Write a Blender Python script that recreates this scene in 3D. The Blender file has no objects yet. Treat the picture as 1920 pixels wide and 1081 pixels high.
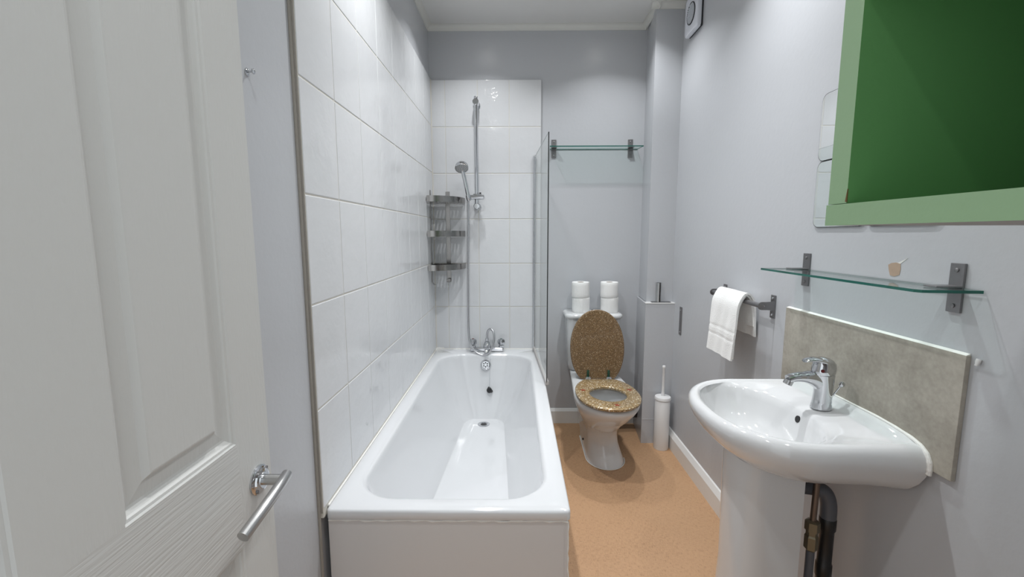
import bpy, bmesh, math, random
from mathutils import Vector, Matrix
PI = math.pi
random.seed(7)
S = bpy.context.scene
COL = S.collection

# ------------------------------------------------------------------ camera, world, exposure
CAM_Z = 1.248
cam_d = bpy.data.cameras.new('camera')
cam = bpy.data.objects.new('camera', cam_d)
COL.objects.link(cam)
cam_d.sensor_fit = 'HORIZONTAL'
cam_d.sensor_width = 36.0
cam_d.lens = 36.0 * 821.8 / 1920.0
cam_d.clip_start = 0.02
p_, y_, r_ = 0.1232, 0.0101, -0.0016
fw = Vector((-math.sin(y_)*math.cos(p_), math.cos(y_)*math.cos(p_), -math.sin(p_)))
r0 = Vector((math.cos(y_), math.sin(y_), 0)); u0 = r0.cross(fw)
rr = math.cos(r_)*r0 + math.sin(r_)*u0
uu = math.cos(r_)*u0 - math.sin(r_)*r0
cam.matrix_world = Matrix(((rr.x, uu.x, -fw.x, 0), (rr.y, uu.y, -fw.y, 0), (rr.z, uu.z, -fw.z, CAM_Z), (0, 0, 0, 1)))
S.camera = cam

W = bpy.data.worlds.new('world'); S.world = W
W.use_nodes = True
W.node_tree.nodes['Background'].inputs[0].default_value = (0.92, 0.97, 1.0, 1)
W.node_tree.nodes['Background'].inputs[1].default_value = 0.85
S.view_settings.view_transform = 'Standard'
S.view_settings.look = 'None'
S.view_settings.gamma = 1.0
S.view_settings.use_curve_mapping = False
S.view_settings.exposure = 0.47
S.cycles.max_bounces = 14
S.cycles.diffuse_bounces = 7
S.cycles.transparent_max_bounces = 16
S.cycles.sample_clamp_indirect = 6.0
S.cycles.use_denoising = True
LAMP_POWER = 3.9
LAMP_SPOTS = [(-0.22, 0.42), (0.55, 0.42), (-0.20, 1.52), (0.55, 1.52), (-0.20, 2.36), (0.55, 2.36)]

# ------------------------------------------------------------------ materials
def new_mat(name):
    m = bpy.data.materials.new(name); m.use_nodes = True
    nt = m.node_tree
    return m, nt, nt.nodes['Principled BSDF']

def mat(name, col, rough=0.5, metal=0.0, bump=None, coat=0.0, spec=None, var=None):
    """bump=(scale, strength, distance); var=(scale, amount) gently mottles the colour"""
    m, nt, b = new_mat(name)
    b.inputs['Base Color'].default_value = (*col, 1)
    b.inputs['Roughness'].default_value = rough
    b.inputs['Metallic'].default_value = metal
    if coat:
        b.inputs['Coat Weight'].default_value = coat
        b.inputs['Coat Roughness'].default_value = 0.03
    if spec is not None:
        b.inputs['Specular IOR Level'].default_value = spec
    geo = nt.nodes.new('ShaderNodeNewGeometry')
    if bump:
        n = nt.nodes.new('ShaderNodeTexNoise'); n.inputs['Scale'].default_value = bump[0]; n.inputs['Detail'].default_value = 3
        nt.links.new(geo.outputs['Position'], n.inputs['Vector'])
        bp = nt.nodes.new('ShaderNodeBump'); bp.inputs['Strength'].default_value = bump[1]; bp.inputs['Distance'].default_value = bump[2]
        nt.links.new(n.outputs['Fac'], bp.inputs['Height']); nt.links.new(bp.outputs['Normal'], b.inputs['Normal'])
    if var:
        n = nt.nodes.new('ShaderNodeTexNoise'); n.inputs['Scale'].default_value = var[0]; n.inputs['Detail'].default_value = 5
        nt.links.new(geo.outputs['Position'], n.inputs['Vector'])
        mx = nt.nodes.new('ShaderNodeMix'); mx.data_type = 'RGBA'
        a = var[1]
        mx.inputs[6].default_value = (*[c*(1-a) for c in col], 1); mx.inputs[7].default_value = (*[min(1, c*(1+a)) for c in col], 1)
        nt.links.new(n.outputs['Fac'], mx.inputs[0]); nt.links.new(mx.outputs[2], b.inputs['Base Color'])
    return m

M = {}
M['paint'] = mat('wall_paint', (0.485, 0.497, 0.520), 0.29, bump=(55, 0.12, 0.004), spec=0.42, var=(1.7, 0.025))
M['ceiling'] = mat('ceiling_paint', (0.72, 0.72, 0.71), 0.6, bump=(40, 0.1, 0.003))
M['cornice'] = mat('cornice_paint', (0.68, 0.68, 0.65), 0.55)
M['tile'] = mat('glazed_tile', (0.63, 0.64, 0.655), 0.05, bump=(20, 0.30, 0.0045), var=(14, 0.02))
M['grout'] = mat('grout', (0.63, 0.61, 0.56), 0.75)
M['adhesive'] = mat('tile_adhesive', (0.30, 0.28, 0.25), 0.8, bump=(60, 0.4, 0.004))
M['enamel'] = mat('bath_enamel', (0.66, 0.67, 0.685), 0.10, coat=0.5)
M['ceramic'] = mat('ceramic', (0.64, 0.647, 0.655), 0.07, coat=0.4)
M['panel'] = mat('panel_paint', (0.60, 0.58, 0.57), 0.3, bump=(25, 0.1, 0.003))
M['sealant'] = mat('sealant', (0.78, 0.77, 0.74), 0.6, bump=(120, 0.6, 0.003))
M['skirting'] = mat('skirting_paint', (0.74, 0.74, 0.73), 0.3)
M['chrome'] = mat('chrome', (0.62, 0.63, 0.65), 0.06, 1.0)
M['satin'] = mat('brushed_steel', (0.50, 0.50, 0.50), 0.30, 1.0)
M['rack'] = mat('polished_rack_steel', (0.31, 0.30, 0.29), 0.20, 1.0)
M['iron'] = mat('dark_steel', (0.27, 0.265, 0.27), 0.42, 1.0, bump=(150, 0.2, 0.002))
M['hose'] = mat('metal_hose', (0.55, 0.55, 0.57), 0.25, 1.0)
M['black'] = mat('black_plastic', (0.012, 0.012, 0.013), 0.4)
M['blackseal'] = mat('black_seal', (0.008, 0.010, 0.010), 0.35)
M['rubber'] = mat('grey_seal', (0.42, 0.40, 0.39), 0.5)
M['greypipe'] = mat('grey_pipe', (0.10, 0.105, 0.12), 0.45)
M['copper'] = mat('tarnished_copper', (0.20, 0.15, 0.12), 0.45, 0.8)
M['brass'] = mat('tarnished_brass', (0.22, 0.19, 0.13), 0.45, 0.8)
M['white_plastic'] = mat('white_plastic', (0.74, 0.74, 0.74), 0.35)
M['fan_plastic'] = mat('fan_plastic', (0.70, 0.72, 0.78), 0.35)
M['darkgap'] = mat('gap_shade', (0.02, 0.02, 0.025), 0.6)  # near-black standing in for shade in the fan's gap and grille
M['paper'] = mat('toilet_paper', (0.80, 0.80, 0.79), 0.95, bump=(220, 0.5, 0.002))
M['card'] = mat('cardboard', (0.34, 0.25, 0.17), 0.9)
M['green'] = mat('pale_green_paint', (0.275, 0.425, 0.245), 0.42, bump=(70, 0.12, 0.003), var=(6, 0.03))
M['darkgreen'] = mat('darker_green_inside', (0.125, 0.315, 0.110), 0.5, bump=(70, 0.15, 0.003), var=(5, 0.05))  # darker green than the outer boards, for the inner faces
M['greyboard'] = mat('grey_underside', (0.33, 0.32, 0.31), 0.6)
M['barewood'] = mat('bare_wood', (0.16, 0.085, 0.03), 0.7)
M['bare'] = mat('bare_plaster', (0.40, 0.30, 0.225), 0.9, var=(60, 0.1))
M['mirror'] = mat('mirror_glass', (0.90, 0.92, 0.92), 0.02, 1.0)
M['mirror_edge'] = mat('mirror_edge', (0.06, 0.07, 0.07), 0.3)
M['red'] = mat('red_dot', (0.10, 0.008, 0.008), 0.4)
M['starfish'] = mat('red_starfish', (0.26, 0.04, 0.022), 0.35)
M['lamp_ring'] = mat('white_lamp_ring', (0.8, 0.8, 0.8), 0.4)

def make_towel():
    m, nt, b = new_mat('terry_cloth')
    b.inputs['Base Color'].default_value = (0.82, 0.82, 0.81, 1); b.inputs['Roughness'].default_value = 1.0
    b.inputs['Sheen Weight'].default_value = 0.3
    geo = nt.nodes.new('ShaderNodeNewGeometry')
    n = nt.nodes.new('ShaderNodeTexNoise'); n.inputs['Scale'].default_value = 320; n.inputs['Detail'].default_value = 3
    nt.links.new(geo.outputs['Position'], n.inputs['Vector'])
    bp = nt.nodes.new('ShaderNodeBump'); bp.inputs['Strength'].default_value = 0.7; bp.inputs['Distance'].default_value = 0.003
    nt.links.new(n.outputs['Fac'], bp.inputs['Height']); nt.links.new(bp.outputs['Normal'], b.inputs['Normal'])
    return m
M['towel'] = make_towel()

def make_floor():
    m, nt, b = new_mat('tan_vinyl')
    geo = nt.nodes.new('ShaderNodeNewGeometry')
    def stretched(sx, sy, scale):
        mp = nt.nodes.new('ShaderNodeMapping'); mp.inputs['Scale'].default_value = (sx, sy, 1)
        nt.links.new(geo.outputs['Position'], mp.inputs['Vector'])
        n = nt.nodes.new('ShaderNodeTexNoise'); n.inputs['Scale'].default_value = scale; n.inputs['Detail'].default_value = 4
        nt.links.new(mp.outputs['Vector'], n.inputs['Vector']); return n
    a = stretched(9, 1, 55); c = stretched(1, 9, 55); d = stretched(1, 1, 3)
    ad = nt.nodes.new('ShaderNodeMath'); ad.operation = 'ADD'
    nt.links.new(a.outputs['Fac'], ad.inputs[0]); nt.links.new(c.outputs['Fac'], ad.inputs[1])
    ad2 = nt.nodes.new('ShaderNodeMath'); ad2.operation = 'MULTIPLY_ADD'; ad2.inputs[1].default_value = 0.35
    nt.links.new(d.outputs['Fac'], ad2.inputs[0]); nt.links.new(ad.outputs[0], ad2.inputs[2])
    rp = nt.nodes.new('ShaderNodeValToRGB')
    rp.color_ramp.elements[0].position = 0.75; rp.color_ramp.elements[0].color = (0.30, 0.168, 0.088, 1)
    rp.color_ramp.elements[1].position = 1.0; rp.color_ramp.elements[1].color = (0.485, 0.295, 0.165, 1)
    sc = nt.nodes.new('ShaderNodeMath'); sc.operation = 'MULTIPLY'; sc.inputs[1].default_value = 0.85
    nt.links.new(ad2.outputs[0], sc.inputs[0]); nt.links.new(sc.outputs[0], rp.inputs[0])
    nt.links.new(rp.outputs[0], b.inputs['Base Color'])
    b.inputs['Roughness'].default_value = 0.5
    bp = nt.nodes.new('ShaderNodeBump'); bp.inputs['Strength'].default_value = 0.2; bp.inputs['Distance'].default_value = 0.002
    nt.links.new(ad.outputs[0], bp.inputs['Height']); nt.links.new(bp.outputs['Normal'], b.inputs['Normal'])
    return m
M['floor'] = make_floor()

def make_door():
    m, nt, b = new_mat('door_paint')
    b.inputs['Base Color'].default_value = (0.57, 0.57, 0.552, 1); b.inputs['Roughness'].default_value = 0.42
    geo = nt.nodes.new('ShaderNodeNewGeometry')
    def grain(scl):
        mp = nt.nodes.new('ShaderNodeMapping'); mp.inputs['Scale'].default_value = scl
        nt.links.new(geo.outputs['Position'], mp.inputs['Vector'])
        n = nt.nodes.new('ShaderNodeTexNoise'); n.inputs['Scale'].default_value = 1; n.inputs['Detail'].default_value = 2
        nt.links.new(mp.outputs['Vector'], n.inputs['Vector']); return n
    v = grain((200, 230, 42)); h = grain((200, 10, 230))
    sx = nt.nodes.new('ShaderNodeSeparateXYZ'); nt.links.new(geo.outputs['Position'], sx.inputs[0])
    g1 = nt.nodes.new('ShaderNodeMath'); g1.operation = 'GREATER_THAN'; g1.inputs[1].default_value = 0.707
    g2 = nt.nodes.new('ShaderNodeMath'); g2.operation = 'LESS_THAN'; g2.inputs[1].default_value = 0.896
    g3 = nt.nodes.new('ShaderNodeMath'); g3.operation = 'LESS_THAN'; g3.inputs[1].default_value = 0.702
    nt.links.new(sx.outputs['Z'], g1.inputs[0]); nt.links.new(sx.outputs['Z'], g2.inputs[0]); nt.links.new(sx.outputs['Y'], g3.inputs[0])
    m1 = nt.nodes.new('ShaderNodeMath'); m1.operation = 'MULTIPLY'; m2 = nt.nodes.new('ShaderNodeMath'); m2.operation = 'MULTIPLY'
    nt.links.new(g1.outputs[0], m1.inputs[0]); nt.links.new(g2.outputs[0], m1.inputs[1])
    nt.links.new(m1.outputs[0], m2.inputs[0]); nt.links.new(g3.outputs[0], m2.inputs[1])
    mx = nt.nodes.new('ShaderNodeMix')
    hs = nt.nodes.new('ShaderNodeMath'); hs.operation = 'MULTIPLY'; hs.inputs[1].default_value = 2.2
    nt.links.new(h.outputs['Fac'], hs.inputs[0])
    nt.links.new(m2.outputs[0], mx.inputs[0]); nt.links.new(v.outputs['Fac'], mx.inputs[2]); nt.links.new(hs.outputs[0], mx.inputs[3])
    bp = nt.nodes.new('ShaderNodeBump'); bp.inputs['Strength'].default_value = 0.28; bp.inputs['Distance'].default_value = 0.0016
    nt.links.new(mx.outputs[0], bp.inputs['Height']); nt.links.new(bp.outputs['Normal'], b.inputs['Normal'])
    return m
M['door'] = make_door()

def make_stone():
    m, nt, b = new_mat('grey_stone_tile')
    geo = nt.nodes.new('ShaderNodeNewGeometry')
    n = nt.nodes.new('ShaderNodeTexNoise'); n.inputs['Scale'].default_value = 7; n.inputs['Detail'].default_value = 9; n.inputs['Roughness'].default_value = 0.68
    n2 = nt.nodes.new('ShaderNodeTexNoise'); n2.inputs['Scale'].default_value = 95; n2.inputs['Detail'].default_value = 4
    for q in (n, n2): nt.links.new(geo.outputs['Position'], q.inputs['Vector'])
    ad = nt.nodes.new('ShaderNodeMath'); ad.operation = 'MULTIPLY_ADD'; ad.inputs[1].default_value = 0.3
    nt.links.new(n2.outputs['Fac'], ad.inputs[0]); nt.links.new(n.outputs['Fac'], ad.inputs[2])
    rp = nt.nodes.new('ShaderNodeValToRGB')
    rp.color_ramp.elements[0].position = 0.42; rp.color_ramp.elements[0].color = (0.245, 0.222, 0.185, 1)
    rp.color_ramp.elements[1].position = 0.9; rp.color_ramp.elements[1].color = (0.46, 0.43, 0.375, 1)
    nt.links.new(ad.outputs[0], rp.inputs[0]); nt.links.new(rp.outputs[0], b.inputs['Base Color'])
    b.inputs['Roughness'].default_value = 0.5
    return m
M['stone'] = make_stone()

def make_glitter(name, base, dark, fleck, amount, scale):
    """clear resin packed with gold flakes and shell chips"""
    m, nt, b = new_mat(name)
    geo = nt.nodes.new('ShaderNodeNewGeometry')
    v = nt.nodes.new('ShaderNodeTexVoronoi'); v.inputs['Scale'].default_value = scale
    nt.links.new(geo.outputs['Position'], v.inputs['Vector'])
    sp = nt.nodes.new('ShaderNodeSeparateColor'); nt.links.new(v.outputs['Color'], sp.inputs[0])
    rp = nt.nodes.new('ShaderNodeValToRGB')
    e = rp.color_ramp.elements
    e[0].position = 0.0; e[0].color = (*dark, 1); e[1].position = 1.0; e[1].color = (*base, 1)
    nt.links.new(sp.outputs[0], rp.inputs[0])
    gt = nt.nodes.new('ShaderNodeMath'); gt.operation = 'GREATER_THAN'; gt.inputs[1].default_value = 1 - amount
    nt.links.new(sp.outputs[1], gt.inputs[0])
    mx = nt.nodes.new('ShaderNodeMix'); mx.data_type = 'RGBA'
    nt.links.new(gt.outputs[0], mx.inputs[0]); nt.links.new(rp.outputs[0], mx.inputs[6]); mx.inputs[7].default_value = (*fleck, 1)
    nt.links.new(mx.outputs[2], b.inputs['Base Color'])
    b.inputs['Roughness'].default_value = 0.35; b.inputs['Metallic'].default_value = 0.25
    b.inputs['Coat Weight'].default_value = 0.6; b.inputs['Coat Roughness'].default_value = 0.05
    vn = nt.nodes.new('ShaderNodeBump'); vn.inputs['Strength'].default_value = 0.5; vn.inputs['Distance'].default_value = 0.002
    nt.links.new(sp.outputs[2], vn.inputs['Height']); nt.links.new(vn.outputs['Normal'], b.inputs['Normal'])
    return m
M['seat_resin'] = make_glitter('seat_resin', (0.46, 0.32, 0.15), (0.19, 0.12, 0.05), (0.74, 0.66, 0.52), 0.15, 210)
M['lid_resin_shaded'] = make_glitter('lid_resin_shaded', (0.27, 0.165, 0.075), (0.085, 0.048, 0.02), (0.52, 0.42, 0.28), 0.045, 380)  # finer flakes; back-lit shade of the lid put into a darker gold
M['hinge_green'] = mat('greenish_hinge', (0.05, 0.13, 0.10), 0.2, 0.7)

def make_glass(name, tint, refl=0.06):
    m = bpy.data.materials.new(name); m.use_nodes = True
    nt = m.node_tree; nt.nodes.clear()
    out = nt.nodes.new('ShaderNodeOutputMaterial')
    t = nt.nodes.new('ShaderNodeBsdfTransparent'); t.inputs[0].default_value = (*tint, 1)
    g = nt.nodes.new('ShaderNodeBsdfGlossy'); g.inputs['Roughness'].default_value = 0.0
    f = nt.nodes.new('ShaderNodeFresnel'); f.inputs[0].default_value = 1.35
    mx = nt.nodes.new('ShaderNodeMixShader')
    ge = nt.nodes.new('ShaderNodeNewGeometry'); fr = nt.nodes.new('ShaderNodeMath'); fr.operation = 'SUBTRACT'; fr.inputs[0].default_value = 1.0
    mu = nt.nodes.new('ShaderNodeMath'); mu.operation = 'MULTIPLY'      # only the outer skin of the pane reflects
    nt.links.new(ge.outputs['Backfacing'], fr.inputs[1]); nt.links.new(f.outputs[0], mu.inputs[0]); nt.links.new(fr.outputs[0], mu.inputs[1])
    nt.links.new(mu.outputs[0], mx.inputs[0]); nt.links.new(t.outputs[0], mx.inputs[1]); nt.links.new(g.outputs[0], mx.inputs[2])
    nt.links.new(mx.outputs[0], out.inputs[0])
    return m
M['screen_glass'] = make_glass('screen_glass', (0.955, 0.975, 0.97))
M['shelf_glass'] = make_glass('shelf_glass', (0.90, 0.955, 0.94))
def make_glass_edge():
    m, nt, b = new_mat('green_glass_edge')
    b.inputs['Base Color'].default_value = (0.012, 0.115, 0.088, 1); b.inputs['Roughness'].default_value = 0.12
    b.inputs['Transmission Weight'].default_value = 0.25
    return m
M['glass_edge'] = make_glass_edge()
def make_lamp():
    m, nt, b = new_mat('lamp_lens')
    b.inputs['Base Color'].default_value = (0.9, 0.9, 0.9, 1)
    b.inputs['Emission Color'].default_value = (1, 0.98, 0.95, 1); b.inputs['Emission Strength'].default_value = 25
    return m
M['lamp_lens'] = make_lamp()

# ------------------------------------------------------------------ mesh helpers
def world_loc(o):
    v = Vector((0, 0, 0))
    while o is not None:
        v += o.location; o = o.parent
    return v

class MB:
    def __init__(s): s.bm = bmesh.new(); s.wn = False
    def v(s, p): return s.bm.verts.new(p)
    def f(s, vs, mi=0):
        try:
            q = s.bm.faces.new(vs); q.material_index = mi; return q
        except ValueError: return None
    def box(s, x0, x1, y0, y1, z0, z1, bev=0.0, seg=2, mi=0):
        c = [s.v((x, y, z)) for x in (x0, x1) for y in (y0, y1) for z in (z0, z1)]
        fs = [(0,1,3,2),(4,6,7,5),(0,4,5,1),(2,3,7,6),(0,2,6,4),(1,5,7,3)]
        nf = [s.f([c[i] for i in q], mi) for q in fs]
        if bev:
            s.wn = True
            es = list({e for q in nf for e in q.edges})
            bmesh.ops.bevel(s.bm, geom=es, offset=bev, segments=seg, profile=0.5, affect='EDGES')
        return s
    def loft(s, rings, cap0=True, cap1=True, closed=True, mi=0):
        R = [[s.v(p) for p in r] for r in rings]
        n = len(R[0])
        for a, b in zip(R, R[1:]):
            for i in range(n if closed else n-1):
                j = (i+1) % n
                s.f([a[i], a[j], b[j], b[i]], mi)
        if cap0: s.f(list(reversed(R[0])), mi)
        if cap1: s.f(R[-1], mi)
        return R
    def prism(s, poly, axis, a, b, bev=0.0, mi=0):
        """poly: 2-D points; extruded along axis from a to b ('x' -> (y,z), 'y' -> (x,z), 'z' -> (x,y))"""
        def P(q, t):
            return {'x': (t, q[0], q[1]), 'y': (q[0], t, q[1]), 'z': (q[0], q[1], t)}[axis]
        A = [s.v(P(q, a)) for q in poly]; B = [s.v(P(q, b)) for q in poly]
        n = len(poly); nf = []
        for i in range(n):
            nf.append(s.f([A[i], A[(i+1) % n], B[(i+1) % n], B[i]], mi))
        nf.append(s.f(list(reversed(A)), mi)); nf.append(s.f(B, mi))
        if bev:
            s.wn = True
            es = list({e for e in list(nf[-1].edges)+list(nf[-2].edges)})
            bmesh.ops.bevel(s.bm, geom=es, offset=bev, segments=2, profile=0.5, affect='EDGES')
        return s
    def lathe(s, prof, c=(0, 0, 0), axis=(0, 0, 1), n=32, mi=0, cap=True):
        """prof: (radius, distance along axis)"""
        ax = Vector(axis).normalized(); c = Vector(c)
        t = Vector((1, 0, 0)) if abs(ax.x) < 0.9 else Vector((0, 1, 0))
        u = ax.cross(t).normalized(); w = ax.cross(u)
        rings = []
        for r, h in prof:
            r = max(r, 1e-5)
            rings.append([c + ax*h + (u*math.cos(2*PI*i/n) + w*math.sin(2*PI*i/n))*r for i in range(n)])
        s.loft(rings, cap, cap, mi=mi)
        return s
    def cyl(s, a, b, r, n=24, r2=None, mi=0, bev=0.0):
        a = Vector(a); b = Vector(b); L = (b-a).length; r2 = r if r2 is None else r2
        if bev:
            s.lathe([(r-bev, 0), (r, bev), (r2, L-bev), (r2-bev, L)], a, b-a, n, mi)
        else:
            s.lathe([(r, 0), (r2, L)], a, b-a, n, mi)
        return s
    def tube(s, pts, r, n=12, mi=0, flat=None):
        """sweep; r number or list; flat=(ry_scale) squashes the section"""
        P = [Vector(p) for p in pts]; R = r if isinstance(r, (list, tuple)) else [r]*len(P)
        T = [(P[min(i+1, len(P)-1)] - P[max(i-1, 0)]).normalized() for i in range(len(P))]
        up = Vector((0, 0, 1)) if abs(T[0].z) < 0.9 else Vector((1, 0, 0))
        u = T[0].cross(up).normalized(); rings = []
        for p, t, q in zip(P, T, R):
            u = (u - t*u.dot(t)).normalized(); w = t.cross(u)
            k = flat or 1.0
            rings.append([p + u*math.cos(2*PI*i/n)*q + w*math.sin(2*PI*i/n)*q*k for i in range(n)])
        s.loft(rings, mi=mi)
        return s
    def strip(s, pts, width, thick):
        """flat bar following pts in 3-D; width = vector, thick = thickness (offset by averaged normal)"""
        P = [Vector(p) for p in pts]; wv = Vector(width); rings = []
        for i, p in enumerate(P):
            t = (P[min(i+1, len(P)-1)] - P[max(i-1, 0)]).normalized()
            nrm = t.cross(wv).normalized()*thick*0.5; h = wv*0.5
            rings.append([p-h-nrm, p+h-nrm, p+h+nrm, p-h+nrm])
        s.loft(rings)
        return s
    def sphere(s, c, r, n=20, sc=(1, 1, 1)):
        c = Vector(c); rings = []
        m = n//2
        for k in range(1, m):
            a = PI*k/m
            rings.append([c + Vector((r*sc[0]*math.sin(a)*math.cos(2*PI*i/n), r*sc[1]*math.sin(a)*math.sin(2*PI*i/n), -r*sc[2]*math.cos(a))) for i in range(n)])
        s.loft(rings)
        return s
    def build(s, name, mats, parent=None, smooth=True, angle=35):
        bm = s.bm
        bmesh.ops.recalc_face_normals(bm, faces=bm.faces)
        if parent is not None:
            bmesh.ops.translate(bm, verts=bm.verts, vec=-world_loc(parent))
        me = bpy.data.meshes.new(name); bm.to_mesh(me); bm.free()
        for m in (mats if isinstance(mats, (list, tuple)) else [mats]):
            me.materials.append(M[m])
        if smooth:
            for p in me.polygons: p.use_smooth = True
            me.set_sharp_from_angle(angle=math.radians(angle))
        o = bpy.data.objects.new(name, me); COL.objects.link(o)
        if parent is not None: o.parent = parent
        if s.wn and smooth:
            w = o.modifiers.new('weighted_normals', 'WEIGHTED_NORMAL'); w.keep_sharp = True; w.weight = 50
        return o

def tag(o, label, cat, group=None, kind=None):
    o['label'] = label; o['category'] = cat
    if group: o['group'] = group
    if kind: o['kind'] = kind
    return o
def thing(name, label, cat, loc, group=None):
    o = bpy.data.objects.new(name, None); COL.objects.link(o)
    o.location = loc; o.empty_display_size = 0.05
    return tag(o, label, cat, group)
def struct(o, label, cat):
    return tag(o, label, cat, kind='structure')
def dup(root, loc, label=None):
    r = root.copy(); COL.objects.link(r); r.location = loc
    if label: r['label'] = label
    for ch in list(root.children):
        c = ch.copy(); COL.objects.link(c); c.parent = r
        for g in ch.children:
            d = g.copy(); COL.objects.link(d); d.parent = c
    return r

def bez(pts, n=8):
    """Catmull-Rom through pts"""
    P = [Vector(p) for p in pts]; out = []
    for i in range(len(P)-1):
        a = P[max(i-1, 0)]; b = P[i]; c = P[i+1]; d = P[min(i+2, len(P)-1)]
        for k in range(n):
            t = k/n
            out.append(0.5*((2*b) + (c-a)*t + (2*a-5*b+4*c-d)*t*t + (3*b-a-3*c+d)*t**3))
    out.append(P[-1]); return out
def rrect(x0, x1, y0, y1, r, z, k=10, m=10):
    """rounded rectangle ring, 4*(k+m) points; r may be four radii (x1y1, x0y1, x0y0, x1y0)"""
    rs = r if isinstance(r, (list, tuple)) else [r]*4
    cs = [(x1-rs[0], y1-rs[0], 0, rs[0]), (x0+rs[1], y1-rs[1], PI/2, rs[1]), (x0+rs[2], y0+rs[2], PI, rs[2]), (x1-rs[3], y0+rs[3], 1.5*PI, rs[3])]
    out = []
    for q in range(4):
        cx, cy, a0, R = cs[q]
        for i in range(k):
            a = a0 + PI/2*i/(k-1)
            out.append(Vector((cx+R*math.cos(a), cy+R*math.sin(a), z)))
        e = out[-1].copy(); nx = cs[(q+1) % 4]
        s_ = Vector((nx[0]+nx[3]*math.cos(nx[2]), nx[1]+nx[3]*math.sin(nx[2]), z))
        for i in range(1, m+1):
            out.append(e.lerp(s_, i/(m+1)))
    return out

# ------------------------------------------------------------------ room dimensions
XL, XR, YB, YF, ZC = -0.535, 0.915, 2.804, -0.12, 2.49
TX, TY = -0.521, 2.790            # tile faces
RIM = 0.505

# ------------------------------------------------------------------ shell
struct(MB().box(XL-0.1, XR+0.1, YF-0.1, YB+0.1, -0.1, 0.0).build('floor', 'floor', smooth=False), 'tan woven-look vinyl floor of the bathroom', 'floor')
struct(MB().box(XL-0.1, XR+0.1, YF-0.1, YB+0.1, ZC, ZC+0.1).build('ceiling', 'ceiling', smooth=False), 'white painted bathroom ceiling', 'ceiling')
wl = struct(MB().box(XL-0.1, XL, YF-0.1, YB+0.1, 0, ZC).build('wall_left', 'paint', smooth=False), 'pale lilac-grey left wall with white tiling above the bath', 'wall')
wb = struct(MB().box(XL, XR, YB, YB+0.1, 0, ZC).build('wall_back', 'paint', smooth=False), 'pale lilac-grey back wall behind the toilet and the shower', 'wall')
wr = struct(MB().box(XR, XR+0.1, YF-0.1, YB+0.1, 0, ZC).build('wall_right', 'paint', smooth=False), 'pale lilac-grey right wall behind the washbasin', 'wall')
b = MB(); b.box(XL, -0.49, YF-0.1, -0.02, 0, ZC); b.box(0.30, XR, YF-0.1, -0.02, 0, ZC); b.box(-0.49, 0.30, YF-0.1, -0.02, 2.02, ZC)
struct(b.build('wall_front', 'paint', smooth=False), 'lilac-grey wall around the doorway', 'wall')

# tiling on the left wall and on the back wall (surface of the walls)
def tiles_left():
    b = MB(); dz = 0.2792; z0 = 1.627; dy = 0.2105; y0 = 1.0975
    zs = [z0 - dz*k for k in range(5)][::-1] + [z0+dz, z0+2*dz]     # .51 ... 2.185
    for a, c in zip(zs, zs[1:]):
        for k in range(9):
            ya = y0+dy*k; yb_ = min(ya+dy, TY)
            if yb_-ya < 0.02: continue
            b.box(XL+0.009, TX, ya+0.0012, yb_-0.0012, a+0.0016, c-0.0016, 0.0028, 2)
    return b.build('wall_tiles', 'tile', wl, angle=60)
tiles_left()
MB().box(XL, TX-0.0016, 1.0985, TY, RIM-0.02, 2.182).build('tile_grout', 'grout', wl, smooth=False)
MB().box(XL, TX-0.003, 1.0955, 1.0985, 0.50, 2.182).build('tile_adhesive_edge', 'adhesive', wl, smooth=False)
MB().cyl((TX, TY, RIM), (TX, TY, 2.18), 0.0035, 10).build('corner_grout', 'grout', wl)
bd = MB().tube([(XL+0.002, 1.094, 0.0), (XL+0.002, 1.094, ZC-0.01)], 0.0045, 8); bd.build('corner_sealant', 'adhesive', wl)
def tiles_back():
    b = MB(); dz = 0.2792; z0 = 1.622
    zs = [z0 - dz*k for k in range(5)][::-1] + [z0+dz, 2.178]
    xs = [TX, -0.437, -0.238, -0.0435, 0.153]
    for a, c in zip(zs, zs[1:]):
        for xa, xb in zip(xs, xs[1:]):
            b.box(xa+0.0012, xb-0.0012, TY, YB-0.005, a+0.0016, c-0.0016, 0.0028, 2)
    return b.build('wall_tiles', 'tile', wb, angle=60)
tiles_back()
MB().box(TX, 0.151, TY+0.0016, YB, RIM-0.02, 2.174).build('tile_grout', 'grout', wb, smooth=False)

# boxed-in pipes in the back right corner
struct(MB().prism([(0.764, 2.557), (XR, 2.557), (XR, YB), (0.788, YB)], 'z', 0.852, ZC).build('wall_boxing_upper', 'paint', smooth=False), 'narrow lilac-grey boxed pipe run above the ledge in the corner', 'pipe boxing')
bx = struct(MB().prism([(0.748, 2.512), (XR, 2.512), (XR, YB), (0.778, YB)], 'z', 0.0, 0.848).build('wall_boxing_lower', 'paint', smooth=False), 'deeper lilac-grey boxing below the white ledge', 'pipe boxing')
MB().prism([(0.7455, 2.5095), (XR, 2.5095), (XR, 2.558), (0.7535, 2.558)], 'z', 0.848, 0.853).build('ledge_top', 'skirting', bx, smooth=False)
MB().box(0.7475, XR-0.002, 2.5105, 2.512, 0.149, 0.151).build('joint_line', 'paint', bx, smooth=False)

# skirting boards
def skirt(prof, axis, a, b_, name, label):
    struct(MB().prism(prof, axis, a, b_).build(name, 'skirting', smooth=False), label, 'skirting board')
skirt([(XR, 0), (XR-0.018, 0), (XR-0.018, 0.078), (XR-0.006, 0.104), (XR, 0.108)], 'y', 0.0, 2.512, 'baseboard_right', 'white skirting board along the right wall')
skirt([(YB, 0), (YB-0.016, 0), (YB-0.016, 0.082), (YB-0.006, 0.097), (YB, 0.099)], 'x', 0.145, 0.775, 'baseboard_back', 'white skirting board on the back wall behind the toilet')
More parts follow.
